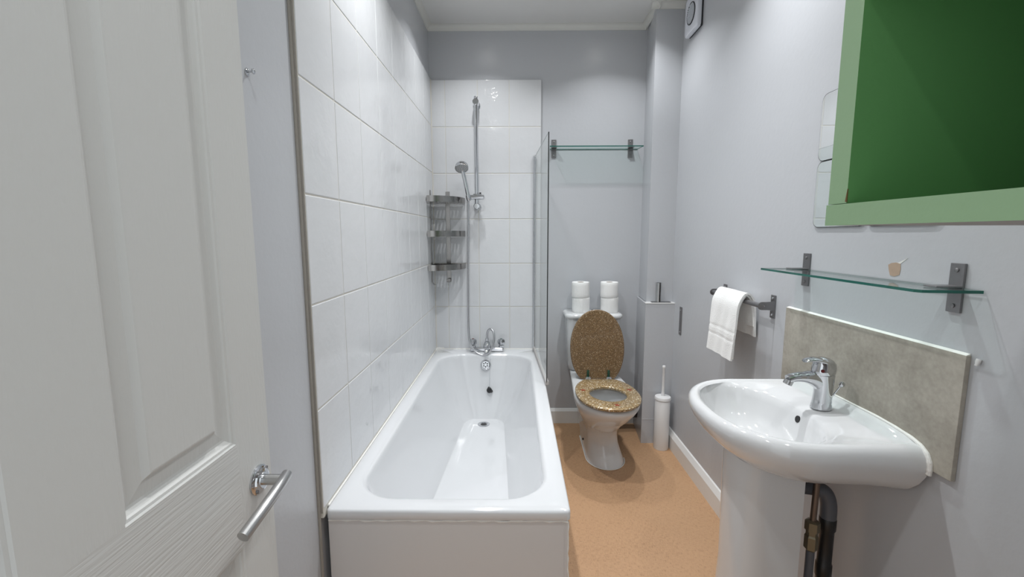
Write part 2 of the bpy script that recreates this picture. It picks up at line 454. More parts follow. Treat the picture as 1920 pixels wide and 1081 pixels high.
# cornice
def cove(n=6, d=0.028, h=0.030):
    return [(d*(1-math.cos(a)), -h*(1-math.sin(a))) for a in [PI/2*i/n for i in range(n+1)]]
def cornice(name, axis, a, b_, at, sgn, label):
    # cove section from the wall line to the ceiling
    pts = [(at, ZC), (at, ZC-0.030)] + [(at+sgn*q[0], ZC-0.030-(-0.030)*0 - (q[1]+0.030)*0 + 0) for q in []]
    prof = [(at, ZC), (at, ZC-0.031), (at+sgn*0.004, ZC-0.031)]
    for i in range(7):
        t = PI/2*i/6
        prof.append((at+sgn*(0.026-0.022*math.cos(t)), ZC-0.004-0.024*(1-math.sin(t))))
    prof.append((at+sgn*0.030, ZC-0.004)); prof.append((at+sgn*0.030, ZC))
    struct(MB().prism(prof, axis, a, b_).build(name, 'cornice'), label, 'cornice')
cornice('trim_1', 'x', XL, 0.79, YB, -1, 'thin white cornice along the top of the back wall')
cornice('trim_2', 'y', 0.0, YB, XL, 1, 'thin white cornice along the top of the left wall')
cornice('trim_3', 'x', 0.734, XR, 2.557, -1, 'thin white cornice across the front of the pipe boxing')
cornice('trim_4', 'y', 2.53, YB, 0.777, -1, 'thin white cornice on the side of the pipe boxing')

# marks on the walls
chip = [(0.000, -0.015), (0.012, -0.013), (0.017, 0.000), (0.020, 0.012), (0.011, 0.017), (-0.002, 0.019), (-0.014, 0.0165), (-0.016, 0.004), (-0.014, -0.010)]
MB().prism([(1.066-q[0]*-1.0*1.0 if False else 1.066+q[0], 1.160+q[1]) for q in chip], 'x', XR-0.0008, XR+0.001).build('bare_plaster_patch', 'bare', wr, smooth=False)
MB().prism([(1.066-0.003, 1.160+0.017), (1.066-0.014, 1.160+0.0165), (1.066-0.032, 1.160+0.031)], 'x', XR-0.0006, XR+0.001).build('torn_paint_patch', 'cornice', wr, smooth=False)
t = thing('wall_plug', 'small white plastic wall plug sticking out of the wall right of the stone splashback', 'wall plug', (XR, 0.849, 0.994))
MB().lathe([(0.0045, 0), (0.0045, 0.006), (0.003, 0.010), (0.003, 0.014)], (XR-0.003, 0.849, 1.002), (-0.35, 0, -1), 12).build('plug_sleeve', 'white_plastic', t)
t = thing('screw', 'lone chrome screw left in the wall beside the open door', 'screw', (XL, 0.911, 1.568))
MB().lathe([(0.008, 0), (0.008, 0.001), (0.004, 0.0035)], (XL, 0.911, 1.568), (1, 0, 0), 20).build('washer', 'chrome', t)
MB().lathe([(0.002, 0.002), (0.002, 0.010), (0.0055, 0.012), (0.0055, 0.014), (0.003, 0.0155)], (XL, 0.911, 1.568), (1, 0, 0.1), 20).build('screw_head', 'chrome', t)

# ------------------------------------------------------------------ ceiling downlights (they light the room and glint in the tiles)
proto = None
for i, (x, y) in enumerate(LAMP_SPOTS):
    if proto is None:
        proto = thing('ceiling_downlight', 'small round white recessed ceiling downlight', 'ceiling light', (x, y, ZC), 'ceiling downlights')
        MB().lathe([(0.030, -0.0005), (0.030, -0.006), (0.040, -0.006), (0.043, -0.003), (0.043, -0.0005)], (x, y, ZC), (0, 0, 1), 32, cap=False).build('trim_ring', 'lamp_ring', proto)
        MB().lathe([(0.0298, -0.003), (0.0298, -0.0005)], (x, y, ZC), (0, 0, 1), 32).build('lens', 'lamp_lens', proto)
    else:
        dup(proto, (x, y, ZC))
    ld = bpy.data.lights.new('downlight_beam', 'AREA'); ld.shape = 'DISK'; ld.size = 0.05; ld.energy = LAMP_POWER * (0.5 if y < 1.0 else 1.25 if y < 2.0 else 0.72)
    ld.color = (0.968, 0.984, 0.997); ld.spread = math.radians(118)
    lo = bpy.data.objects.new('downlight_beam', ld); COL.objects.link(lo); lo.location = (x, y, ZC-0.008)

# ------------------------------------------------------------------ open door on the left
DX = -0.475
def build_door():
    y0, y1, z0, z1 = 0.030, 0.794, 0.005, 1.985
    ys = [y0, 0.140, 0.376, 0.488, 0.700, y1]
    zs = [z0, 0.205, 0.708, 0.895, 1.875, z1]
    b = MB()
    prof = [(0, 0), (0.0022, -0.0024), (0.006, -0.0034), (0.0078, -0.0064), (0.0125, -0.0108), (0.0165, -0.0114), (0.034, -0.0092), (0.0375, -0.0085), (0.0445, -0.0020), (0.047, -0.0014)]
    def q(pts): b.f([b.v((DX+h, y, z)) for y, z, h in pts])
    for i in range(5):
        for j in range(5):
            if i in (1, 3) and j in (1, 3):
                A, B_, C, D = ys[i], ys[i+1], zs[j], zs[j+1]
                for (o0, h0), (o1, h1) in zip(prof, prof[1:]):
                    r0_ = [(A+o0, C+o0, h0), (B_-o0, C+o0, h0), (B_-o0, D-o0, h0), (A+o0, D-o0, h0)]
                    r1_ = [(A+o1, C+o1, h1), (B_-o1, C+o1, h1), (B_-o1, D-o1, h1), (A+o1, D-o1, h1)]
                    for k in range(4):
                        l = (k+1) % 4; q([r0_[k], r0_[l], r1_[l], r1_[k]])
                o, h = prof[-1]
                q([(A+o, C+o, h), (B_-o, C+o, h), (B_-o, D-o, h), (A+o, D-o, h)])
            else:
                q([(ys[i], zs[j], 0), (ys[i+1], zs[j], 0), (ys[i+1], zs[j+1], 0), (ys[i], zs[j+1], 0)])
    bmesh.ops.remove_doubles(b.bm, verts=b.bm.verts, dist=1e-5)
    # slab behind the moulded face
    c = [b.v((x, y, z)) for x in (DX-0.037, DX) for y in (y0, y1) for z in (z0, z1)]
    for fs in ((0,1,3,2), (0,4,5,1), (2,3,7,6), (0,2,6,4), (1,5,7,3)): b.f([c[i] for i in fs])
    bmesh.ops.remove_doubles(b.bm, verts=b.bm.verts, dist=1e-5)
    o = b.build('door_1', 'door', smooth=False)
    struct(o, 'open white four-panel moulded door with a steel lever handle', 'door')
    hy, hz = 0.753, 0.801
    rose = MB().lathe([(0.027, 0), (0.027, 0.003), (0.025, 0.005), (0.021, 0.006), (0.020, 0.009), (0.015, 0.010), (0.0145, 0.012)], (DX, hy, hz), (1, 0, 0), 40).build('handle_rose', 'chrome', o)
    for k in range(4):
        a = PI/4+PI/2*k
        s_ = MB().lathe([(0.0032, 0.005), (0.0032, 0.0085), (0.002, 0.009)], (DX, hy+0.0215*math.cos(a), hz+0.0215*math.sin(a)), (1, 0, 0), 12)
        s_.build('fixing_screw', 'iron', rose)
    MB().cyl((DX+0.010, hy, hz), (DX+0.050, hy, hz), 0.0095, 24).build('handle_neck', 'satin', o)
    pts = bez([(DX+0.048, hy+0.009, hz+0.005), (DX+0.055, hy-0.03, hz+0.005), (DX+0.057, hy-0.080, hz-0.002), (DX+0.052, hy-0.132, hz-0.017)], 8)
    MB().tube(pts, 0.0095, 20).build('handle_lever', 'satin', o)
build_door()

# ------------------------------------------------------------------ bath
def build_bath():
    t = thing('bathtub', 'white enamelled bathtub along the tiled left wall', 'bathtub', (-0.187, 1.95, 0.0))
    X0, X1, Y0, Y1 = TX+0.001, 0.1475, 1.104, TY-0.001
    K = dict(k=12, m=14)
    A = dict(x0=-0.462, x1=0.082, y0=1.168, y1=2.668, r=[0.15, 0.15, 0.12, 0.12])
    B_ = dict(x0=-0.372, x1=-0.018, y0=1.47, y1=2.575, r=[0.09, 0.09, 0.07, 0.07])
    rings = [rrect(X0+0.004, X1-0.004, Y0+0.004, Y1, 0.012, 0.474, **K),
             rrect(X0, X1, Y0, Y1, 0.014, 0.477, **K), rrect(X0, X1, Y0, Y1, 0.014, 0.497, **K),
             rrect(X0+0.0015, X1-0.0015, Y0+0.0015, Y1, 0.013, 0.5025, **K), rrect(X0+0.006, X1-0.006, Y0+0.006, Y1, 0.012, 0.505, **K)]
    ra = rrect(z=0.0, **A, **K); rb = rrect(z=0.0, **B_, **K)
    # the floor narrows towards the waste
    rb = [Vector((-0.192 + (p.x+0.192)*(1.0 - 0.34*max(0, (p.y-1.47)/1.10)), p.y, 0)) for p in rb]
    n = len(ra)
    def mid(off):   # inside lip outline grown by off
        c = rrect(A['x0']-off, A['x1']+off, A['y0']-off, A['y1']+off, [q+off for q in A['r']], 0, **K); return c
    for off, z in ((0.016, 0.5045), (0.008, 0.5025), (0.003, 0.4985), (0.0, 0.493)):
        rings.append([Vector((p.x, p.y, z)) for p in mid(off)])
    prof = [(0.02, 0.478), (0.08, 0.445), (0.20, 0.385), (0.36, 0.31), (0.54, 0.240), (0.72, 0.190), (0.87, 0.152), (0.95, 0.1325), (0.982, 0.1255), (0.994, 0.1230), (1.0, 0.1222)]
    def wall(s_):
        return [a.lerp(c, s_) for a, c in zip(ra, rb)]
    def head(y):  # far-end and side walls are steeper than the sloping near backrest
        return 1.0
    for s_, z in prof:
        rings.append([Vector((p.x, p.y, z)) for p in wall(s_)])
    dc = Vector((-0.196, 2.508, 0))
    # floor: shrink towards the waste
    for s_, z in ((0.012, 0.1213), (0.03, 0.1207), (0.30, 0.119), (0.7, 0.1175)):
        rings.append([Vector((p.x, p.y, z)).lerp(Vector((dc.x, dc.y, z)), s_) for p in rb])
    cir = []
    for p in rb:
        d = (p-dc); d.z = 0; d.normalize(); cir.append(Vector((dc.x+d.x*0.034, dc.y+d.y*0.034, 0.1165)))
    rings.append(cir)
    b = MB(); b.loft(rings, False, True)
    b.build('tub', 'enamel', t, angle=55)
    # waste
    w = MB(); w.lathe([(0.018, 0.0005), (0.021, 0.003), (0.032, 0.0042), (0.036, 0.0025), (0.036, 0.0)], (dc.x, dc.y, 0.1165), (0, 0, 1), 36, cap=False)
    ws = w.build('waste_fitting', 'chrome', t)
    MB().lathe([(0.0185, 0.0004), (0.0185, 0.001)], (dc.x, dc.y, 0.1165), (0, 0, 1), 24).build('waste_hole', 'black', ws)
    # overflow with six holes on the far end wall
    oc = Vector((-0.192, 2.654, 0.440)); ax = Vector((0, -1, 0.30)).normalized()
    ov = MB().lathe([(0.033, -0.004), (0.033, 0.003), (0.030, 0.007), (0.023, 0.008), (0.022, 0.006), (0.0001, 0.006)], oc, ax, 36).build('overflow_cover', 'chrome', t)
    u = Vector((1, 0, 0)); wv = ax.cross(u)
    for k in range(6):
        a = PI/2+PI/3*k
        h = MB().lathe([(0.0043, 0.0062), (0.0043, 0.0068)], oc+u*0.0125*math.cos(a)+wv*0.0125*math.sin(a), ax, 12)
        h.build('overflow_hole', 'black', ov)
    # plug hanging on its thin chain
    ch = [(-0.163, 2.655, 0.492), (-0.165, 2.644, 0.45), (-0.167, 2.630, 0.36), (-0.168, 2.622, 0.305)]
    cb = MB(); pts = bez(ch, 30)
    for p in pts: cb.sphere(p, 0.0016, 6)
    cb.build('plug_chain', 'chrome', t)
    pc = Vector((-0.169, 2.620, 0.287)); pa = Vector((0.75, -0.25, 0.65))
    MB().lathe([(0.013, -0.010), (0.016, -0.006), (0.018, 0.006), (0.021, 0.007), (0.021, 0.011), (0.007, 0.012), (0.005, 0.017)], pc, pa, 24).build('plug', 'black', t)
    # silicone along the walls
    s_ = MB(); s_.tube([(TX+0.001, Y0+0.02, RIM), (TX+0.001, TY-0.005, RIM)], 0.0032, 8)
    s_.tube([(TX, TY-0.003, RIM+0.001), (0.145, TY-0.003, RIM+0.001)], 0.004, 8)
    s_.prism([(TX, TY), (TX, TY-0.035), (TX+0.05, TY)], 'z', RIM-0.002, RIM+0.010)
    s_.build('edge_sealant', 'sealant', t)
    return t
t = build_bath()
end_panel = MB().box(TX+0.004, 0.141, 1.110, 1.126, 0.001, 0.470, 0.002).build('end_panel', 'panel', t)
MB().box(0.130, 0.1405, 1.127, 2.788, 0.001, 0.470, 0.002).build('side_panel', 'panel', t)
b = MB()
pts = []
for i in range(40):
    f_ = i/39; pts.append((TX+0.006+f_*0.655, 1.1105, 0.4715+0.0012*math.sin(i*1.7)+0.0008*math.sin(i*0.6)))
b.tube(pts, [0.0035+0.0012*math.sin(i*2.3) for i in range(40)], 8)
b.build('sealant_bead', 'sealant', end_panel)
b = MB(); pts = [(0.1415+0.0008*math.sin(i*1.9)+(0.002 if 9 < i < 20 else 0), 1.113, 0.468-i*0.0157) for i in range(30)]
b.tube(pts, [0.0026+0.0008*math.sin(i*2.9) for i in range(30)], 8); b.build('corner_filler', 'sealant', end_panel)
MB().box(0.131, 0.133, 1.1085, 1.1105, 0.001, 0.468).build('panel_joint', 'panel', end_panel)

# bath mixer tap
def build_mixer():
    y = 2.732
    t = thing('bath_mixer_tap', 'chrome two-handled bath mixer tap at the far end of the bathtub', 'tap', (-0.187, y, RIM))
    b = MB()
    b.box(-0.293, -0.081, y-0.020, y+0.020, RIM+0.0015, 0.533, 0.009, 4)
    for x in (-0.277, -0.097): b.lathe([(0.018, 0.026), (0.017, 0.030), (0.019, 0.038), (0.014, 0.044)], (x, y, RIM), (0, 0, 1), 28)
    b.lathe([(0.020, 0), (0.024, 0.006), (0.024, 0.034), (0.018, 0.042), (0.016, 0.052), (0.011, 0.055)], (-0.187, y, RIM+0.012), (0, 0, 1), 28)
    b.tube(bez([(-0.187, y, 0.530), (-0.187, y-0.035, 0.533), (-0.187, y-0.070, 0.526), (-0.187, y-0.082, 0.512)], 5), 0.0125, 18)
    b.build('mixer_body', 'chrome', t)
    for x in (-0.277, -0.097):
        h = MB(); n = 24
        rings = []
        for z, r, d in ((0.548, 0.012, 0), (0.554, 0.019, 0.10), (0.566, 0.0215, 0.14), (0.578, 0.0205, 0.14), (0.585, 0.016, 0.08), (0.587, 0.010, 0)):
            rings.append([Vector((x+r*(1+d*math.cos(4*a))*math.cos(a), y+r*(1+d*math.cos(4*a))*math.sin(a), z)) for a in [2*PI*i/48 for i in range(48)]])
        h.loft(rings); hd = h.build('tap_handle', 'chrome', t)
        MB().lathe([(0.007, 0), (0.007, 0.0015)], (x, y, 0.587), (0, 0, 1), 16).build('handle_cap', 'red' if x < -0.2 else 'hinge_green', hd)
    MB().lathe([(0.009, 0), (0.011, 0.003), (0.011, 0.018), (0.008, 0.022)], (-0.187, y, 0.571), (0, 0, 1), 24).build('hose_outlet', 'chrome', t)
    MB().lathe([(0.006, 0), (0.009, 0.004), (0.009, 0.012), (0.006, 0.014)], (-0.187, y-0.024, 0.548), (0, -1, 0.25), 20).build('diverter_knob', 'chrome', t)
build_mixer()

# shower rail with sliding clamp
RX, RY = -0.242, 2.728
t = thing('shower_rail', 'tall chrome shower riser rail fixed to the tiles above the bath tap', 'shower rail', (RX, TY, 1.42))
MB().cyl((RX, RY, 1.405), (RX, RY, 2.062), 0.0115, 24, bev=0.001).build('rail_bar', 'chrome', t)
for z in (2.028, 1.418):
    b = MB(); b.lathe([(0.022, 0), (0.022, 0.008), (0.017, 0.014), (0.0165, 0.050)], (RX, TY, z), (0, -1, 0), 28)
    b.cyl((RX, TY-0.030, z), (RX, RY-0.020, z), 0.0185, 28, bev=0.003)
    b.build('rail_bracket', 'chrome', t)
b = MB(); b.cyl((RX-0.054, RY-0.012, 1.472), (RX+0.046, RY-0.012, 1.472), 0.0145, 28, bev=0.003); b.box(RX-0.022, RX+0.030, RY-0.018, RY+0.015, 1.470, 1.492, 0.004)
cl = b.build('slider_clamp', 'chrome', t)
MB().cyl((RX+0.022, RY-0.008, 1.490), (RX+0.022, RY-0.008, 1.500), 0.0055, 16).build('clamp_button', 'black', cl)

def build_handset():
    hb = Vector((-0.290, RY-0.030, 1.468)); hc = Vector((-0.323, 2.655, 1.640))
    t = thing('shower_handset', 'round chrome shower handset in the rail clamp, its hose looping to the bath tap', 'shower head', hb)
    ax = Vector((0.10, -0.62, -0.78)).normalized()
    b = MB(); b.lathe([(0.012, -0.022), (0.026, -0.018), (0.0375, -0.011), (0.0400, 0.0), (0.0395, 0.008), (0.0365, 0.010)], hc, ax, 36)
    b.build('shower_head', 'chrome', t)
    fp = MB().lathe([(0.0355, 0.0095), (0.035, 0.0115)], hc, ax, 36).build('spray_face', 'satin', t)
    nz = MB(); u = ax.cross(Vector((1, 0, 0))).normalized(); w = ax.cross(u)
    for R, k in ((0.010, 6), (0.020, 12), (0.030, 18)):
        for i in range(k):
            a = 2*PI*i/k; nz.lathe([(0.0019, 0.011), (0.0015, 0.0135)], hc+u*R*math.cos(a)+w*R*math.sin(a), ax, 6)
    nz.build('spray_nozzles', 'black', fp)
    h0 = hc-ax*0.006; pts = bez([h0, h0.lerp(hb, 0.12)+Vector((0, 0.006, 0)), h0.lerp(hb, 0.4)+Vector((0, 0.008, 0)), h0.lerp(hb, 0.75)+Vector((0, 0.004, 0)), hb], 6)
    nn = len(pts); MB().tube(pts, [0.0125 - 0.0015*i/nn for i in range(nn)], 20).build('handle', 'chrome', t)
    MB().lathe([(0.0125, -0.018), (0.0145, -0.010), (0.0145, 0.012), (0.0130, 0.018)], hb, (hc-hb), 24).build('clamp_socket', 'chrome', t)
    hp = [hb+Vector((0.0, 0.0, -0.012)), (-0.293, 2.705, 1.44), (-0.296, 2.712, 1.30), (-0.300, 2.716, 1.05), (-0.303, 2.716, 0.80), (-0.302, 2.708, 0.66), (-0.292, 2.695, 0.575), (-0.262, 2.68, 0.523), (-0.220, 2.672, 0.498),
          (-0.182, 2.670, 0.505), (-0.152, 2.682, 0.545), (-0.140, 2.70, 0.60), (-0.148, 2.717, 0.640), (-0.168, 2.728, 0.650), (-0.184, 2.732, 0.630), (-0.187, 2.732, 0.592)]
    MB().tube(bez(hp, 10), 0.0068, 14).build('hose', 'hose', t)
build_handset()

# corner rack
def build_rack():
    t = thing('corner_shower_rack', 'three-tier polished steel corner rack with curved bands hanging in the tiled corner', 'shower rack', (TX, TY, 0.95))
    cx, cy = TX, TY
    MB().box(-0.443, -0.417, TY-0.004, TY-0.0005, 0.948, 1.512, 0.0008).build('rear_upright', 'rack', t)
    MB().box(TX+0.0005, TX+0.004, 2.680, 2.704, 0.955, 1.512, 0.0008).build('side_upright', 'rack', t)
    for nm, z in (('tier', 1.455), ('tier', 1.253), ('tier', 1.053)):
        a, c = 0.196, 0.225      # along back wall, along left wall
        def arc(off, k=28):
            out = []
            for i in range(k+1):
                f_ = PI/2*i/k; e = 1.0
                out.append(Vector((cx+0.004+(a-off)*math.cos(f_)**e, cy-0.004-(c-off)*math.sin(f_)**e, 0)))
            return out
        b = MB()
        # curved front band plus straight bands along both walls
        o = arc(0); i_ = arc(0.0018)
        zz0, zz1 = z-0.019, z+0.016
        rings = [[Vector((p.x, p.y, zz0)), Vector((p.x, p.y, zz1)), Vector((q.x, q.y, zz1)), Vector((q.x, q.y, zz0))] for p, q in zip(o, i_)]
        b.loft(rings)
        b.box(cx+0.003, cx+0.005, cy-0.004-c, cy-0.004, z-0.012, z+0.010)
        b.box(cx+0.004, cx+0.004+a, cy-0.006, cy-0.0045, z-0.012, z+0.010)
        tier = b.build(nm, 'rack', t)
        # shelf plate with slots between bars
        w = MB(); m = 45
        for k in range(m):
            x0 = cx+0.006+k*(a-0.012)/m; x1 = x0+(a-0.012)/m
            d = (c-0.004)*math.sqrt(max(0.0, 1-((x1-cx-0.004)/a)**2))
            slot = (k % 5) in (2, 3) and 4 < k < 40
            if d > 0.012:
                if slot and d > 0.10:
                    w.box(x0, x1, cy-0.045, cy-0.006, z-0.0185, z-0.0172); w.box(x0, x1, cy-0.005-d, cy-0.100, z-0.0185, z-0.0172)
                else: w.box(x0, x1, cy-0.005-d, cy-0.006, z-0.0185, z-0.0172)
        w.build('slotted_shelf', 'rack', tier)
    # hooks
    h = [(TX+0.003, 2.692, 0.972), (TX+0.004, 2.692, 0.951), (TX+0.016, 2.692, 0.938), (TX+0.030, 2.692, 0.943), (TX+0.038, 2.692, 0.966)]
    MB().strip(bez(h, 5), (0, 0.020, 0), 0.002).build('hook', 'rack', t)
    h = [(-0.430, TY-0.003, 0.965), (-0.430, TY-0.005, 0.953), (-0.430, TY-0.013, 0.946), (-0.430, TY-0.022, 0.952), (-0.430, TY-0.027, 0.968)]
    MB().strip(bez(h, 5), (0.024, 0, 0), 0.002).build('hook', 'rack', t)
build_rack()

# glass shower screen
def build_screen():
    t = thing('shower_screen', 'clear glass shower screen with chrome wall profile on the bath edge', 'shower screen', (0.113, TY, RIM))
    a = Vector((0.113, TY-0.012, 0)); c = Vector((0.1500, 2.102, 0)); d = (c-a).normalized(); n = Vector((-d.y, d.x, 0))*0.0024
    z0, z1 = 0.522, 1.717
    b = MB()
    P = [(a, z0), (c, z0), (c, z1), (a, z1)]
    F = [b.v((p.x+n.x, p.y+n.y, z)) for p, z in P]; G = [b.v((p.x-n.x, p.y-n.y, z)) for p, z in P]
    b.f(F, 0); b.f(list(reversed(G)), 0)
    for i in range(4): b.f([F[i], G[i], G[(i+1) % 4], F[(i+1) % 4]], 1)
    b.build('glass_pane', ['screen_glass', 'glass_edge'], t, smooth=False)
    b = MB(); e0 = c+d*0.0005; e1 = c+d*0.004
    b.prism([(e0.x+n.x*1.05, e0.y+n.y), (e0.x-n.x*1.05, e0.y-n.y), (e1.x-n.x*0.9, e1.y-n.y), (e1.x+n.x*0.9, e1.y+n.y)], 'z', z0-0.006, z1)
    b.build('edge_seal', 'blackseal', t, smooth=False)
    b = MB(); b.cyl((a.x, a.y+0.003, RIM+0.002), (a.x, a.y+0.003, 1.722), 0.0095, 20); b.sphere((a.x, a.y+0.003, 1.722), 0.0095, 14)
    pr_ = b.build('wall_profile', 'chrome', t)
    for z in (1.70, 1.12, 0.66): MB().lathe([(0.0105, 0), (0.0105, 0.008)], (a.x, a.y+0.003, z), (0, 0, 1), 20).build('profile_collar', 'chrome', pr_)
    b = MB(); w = Vector((-d.y, d.x, 0))
    o0 = a+d*0.004; o1 = c+d*0.004
    b.prism([(o0.x+w.x*0.006, o0.y+w.y*0.006), (o0.x-w.x*0.006, o0.y-w.y*0.006), (o1.x-w.x*0.006, o1.y-w.y*0.006), (o1.x+w.x*0.010, o1.y+w.y*0.010)], 'z', RIM+0.0005, z0+0.004, 0.002)
    b.build('bottom_seal', 'rubber', t)
build_screen()

# ------------------------------------------------------------------ glass shelves
def wall_bracket(parent, axis, pos, wall, z, gl_z, reach, plate_h=0.102, w=0.030, up=0.053):
    """steel plate on the wall with two prongs that grip the glass; axis 'x' = on right wall, 'y' = on back wall"""
    def bx(b, a0, a1, d0, d1, z0, z1, bev=0.001):
        if axis == 'x': b.box(wall-d1, wall-d0, a0, a1, z0, z1, bev)
        else: b.box(a0, a1, wall-d1, wall-d0, z0, z1, bev)
    b = MB(); bx(b, pos-w/2, pos+w/2, 0.0003, 0.006, z, z+plate_h)
    pl = b.build('bracket_plate', 'iron', parent)
    b = MB(); bx(b, pos-w/2, pos+w/2, 0.005, reach, gl_z+0.0040, gl_z+0.0075); b.build('bracket_prong', 'iron', pl); b = MB(); bx(b, pos-w/2, pos+w/2, 0.005, reach*0.55, gl_z-0.0075, gl_z-0.0040)
    b.build('bracket_prong', 'iron', pl)
    for zz in (z+0.014, z+plate_h-0.014):
        c = (wall-0.006, pos, zz) if axis == 'x' else (pos, wall-0.006, zz)
        s_ = MB().lathe([(0.0048, 0), (0.0045, 0.002), (0.002, 0.0032)], c, (-1, 0, 0) if axis == 'x' else (0, -1, 0), 14)
        s_.build('bracket_screw', 'iron', pl)
def glass_plate(parent, poly, z, th=0.006):
    b = MB(); A = [b.v((x, y, z-th/2)) for x, y in poly]; B_ = [b.v((x, y, z+th/2)) for x, y in poly]; n = len(poly)
    b.f(list(reversed(A)), 0); b.f(B_, 0)
    for i in range(n): b.f([A[i], A[(i+1) % n], B_[(i+1) % n], B_[i]], 1)
    return b.build('glass_plate', ['shelf_glass', 'glass_edge'], parent, smooth=False)
t = thing('glass_shelf', 'clear glass shelf on dark steel brackets on the right wall above the washbasin', 'shelf', (XR, 1.148, 1.135), 'glass wall shelves')
glass_plate(t, [(XR-0.004, 0.856), (XR-0.004, 1.440), (0.806, 1.446), (0.800, 1.440), (0.800, 0.884), (0.806, 0.872)], 1.134)
for y in (1.385, 0.911): wall_bracket(t, 'x', y, XR, 1.085, 1.134, 0.058)
t = thing('glass_shelf', 'clear glass shelf on steel brackets high on the back wall over the toilet', 'shelf', (0.47, YB, 1.765), 'glass wall shelves')
glass_plate(t, [(0.206, YB-0.003), (0.748, YB-0.003), (0.758, 2.700), (0.199, 2.700)], 1.768)
for x in (0.232, 0.704): wall_bracket(t, 'y', x, YB, 1.717, 1.768, 0.045, 0.109)

# ------------------------------------------------------------------ toilet
TCX = 0.475
def egg(hw, yf, yb, z, n=48, cx=TCX, yc=None, backw=None, p=2.0, xs=0.0):
    """front half ellipse to yf, tapering straight back to yb (half width backw)"""
    yc = (yb-(yb-yf)*0.5) if yc is None else yc; backw = hw if backw is None else backw
    out = []
    for i in range(n):
        a = PI*i/(n-1)                   # right -> front -> left
        c, s_ = math.cos(a), math.sin(a)
        out.append(Vector((cx+xs+hw*math.copysign(abs(c)**(2/p), c), yc-(yc-yf)*abs(s_)**(2/p), z)))
    m = 10
    for i in range(1, m+1):
        f_ = i/m; out.append(Vector((cx+xs-(hw+(backw-hw)*f_), yc+(yb-yc)*f_, z)))
    for i in range(1, 10):
        out.append(Vector((cx+xs-backw+2*backw*i/10, yb, z)))
    for i in range(0, m):
        f_ = 1-i/m; out.append(Vector((cx+xs+(hw+(backw-hw)*f_), yc+(yb-yc)*f_, z)))
    return out
def oval(hw, yf, yb, z, wide=0.45, n=64, cx=TCX, trunc=None, p=2.0):
    """egg closed curve; widest point at fraction 'wide' from the front"""
    yw = yf+(yb-yf)*wide; out = []
    for i in range(n):
        a = 2*PI*i/n; c, s_ = math.cos(a), math.sin(a)
        y = yw - (yw-yf)*abs(s_)**(2/p) if s_ > 0 else yw + (yb-yw)*abs(s_)**(2/p)
        if trunc is not None: y = min(y, trunc)
        out.append(Vector((cx+hw*math.copysign(abs(c)**(2/p), c), y, z)))
    return out
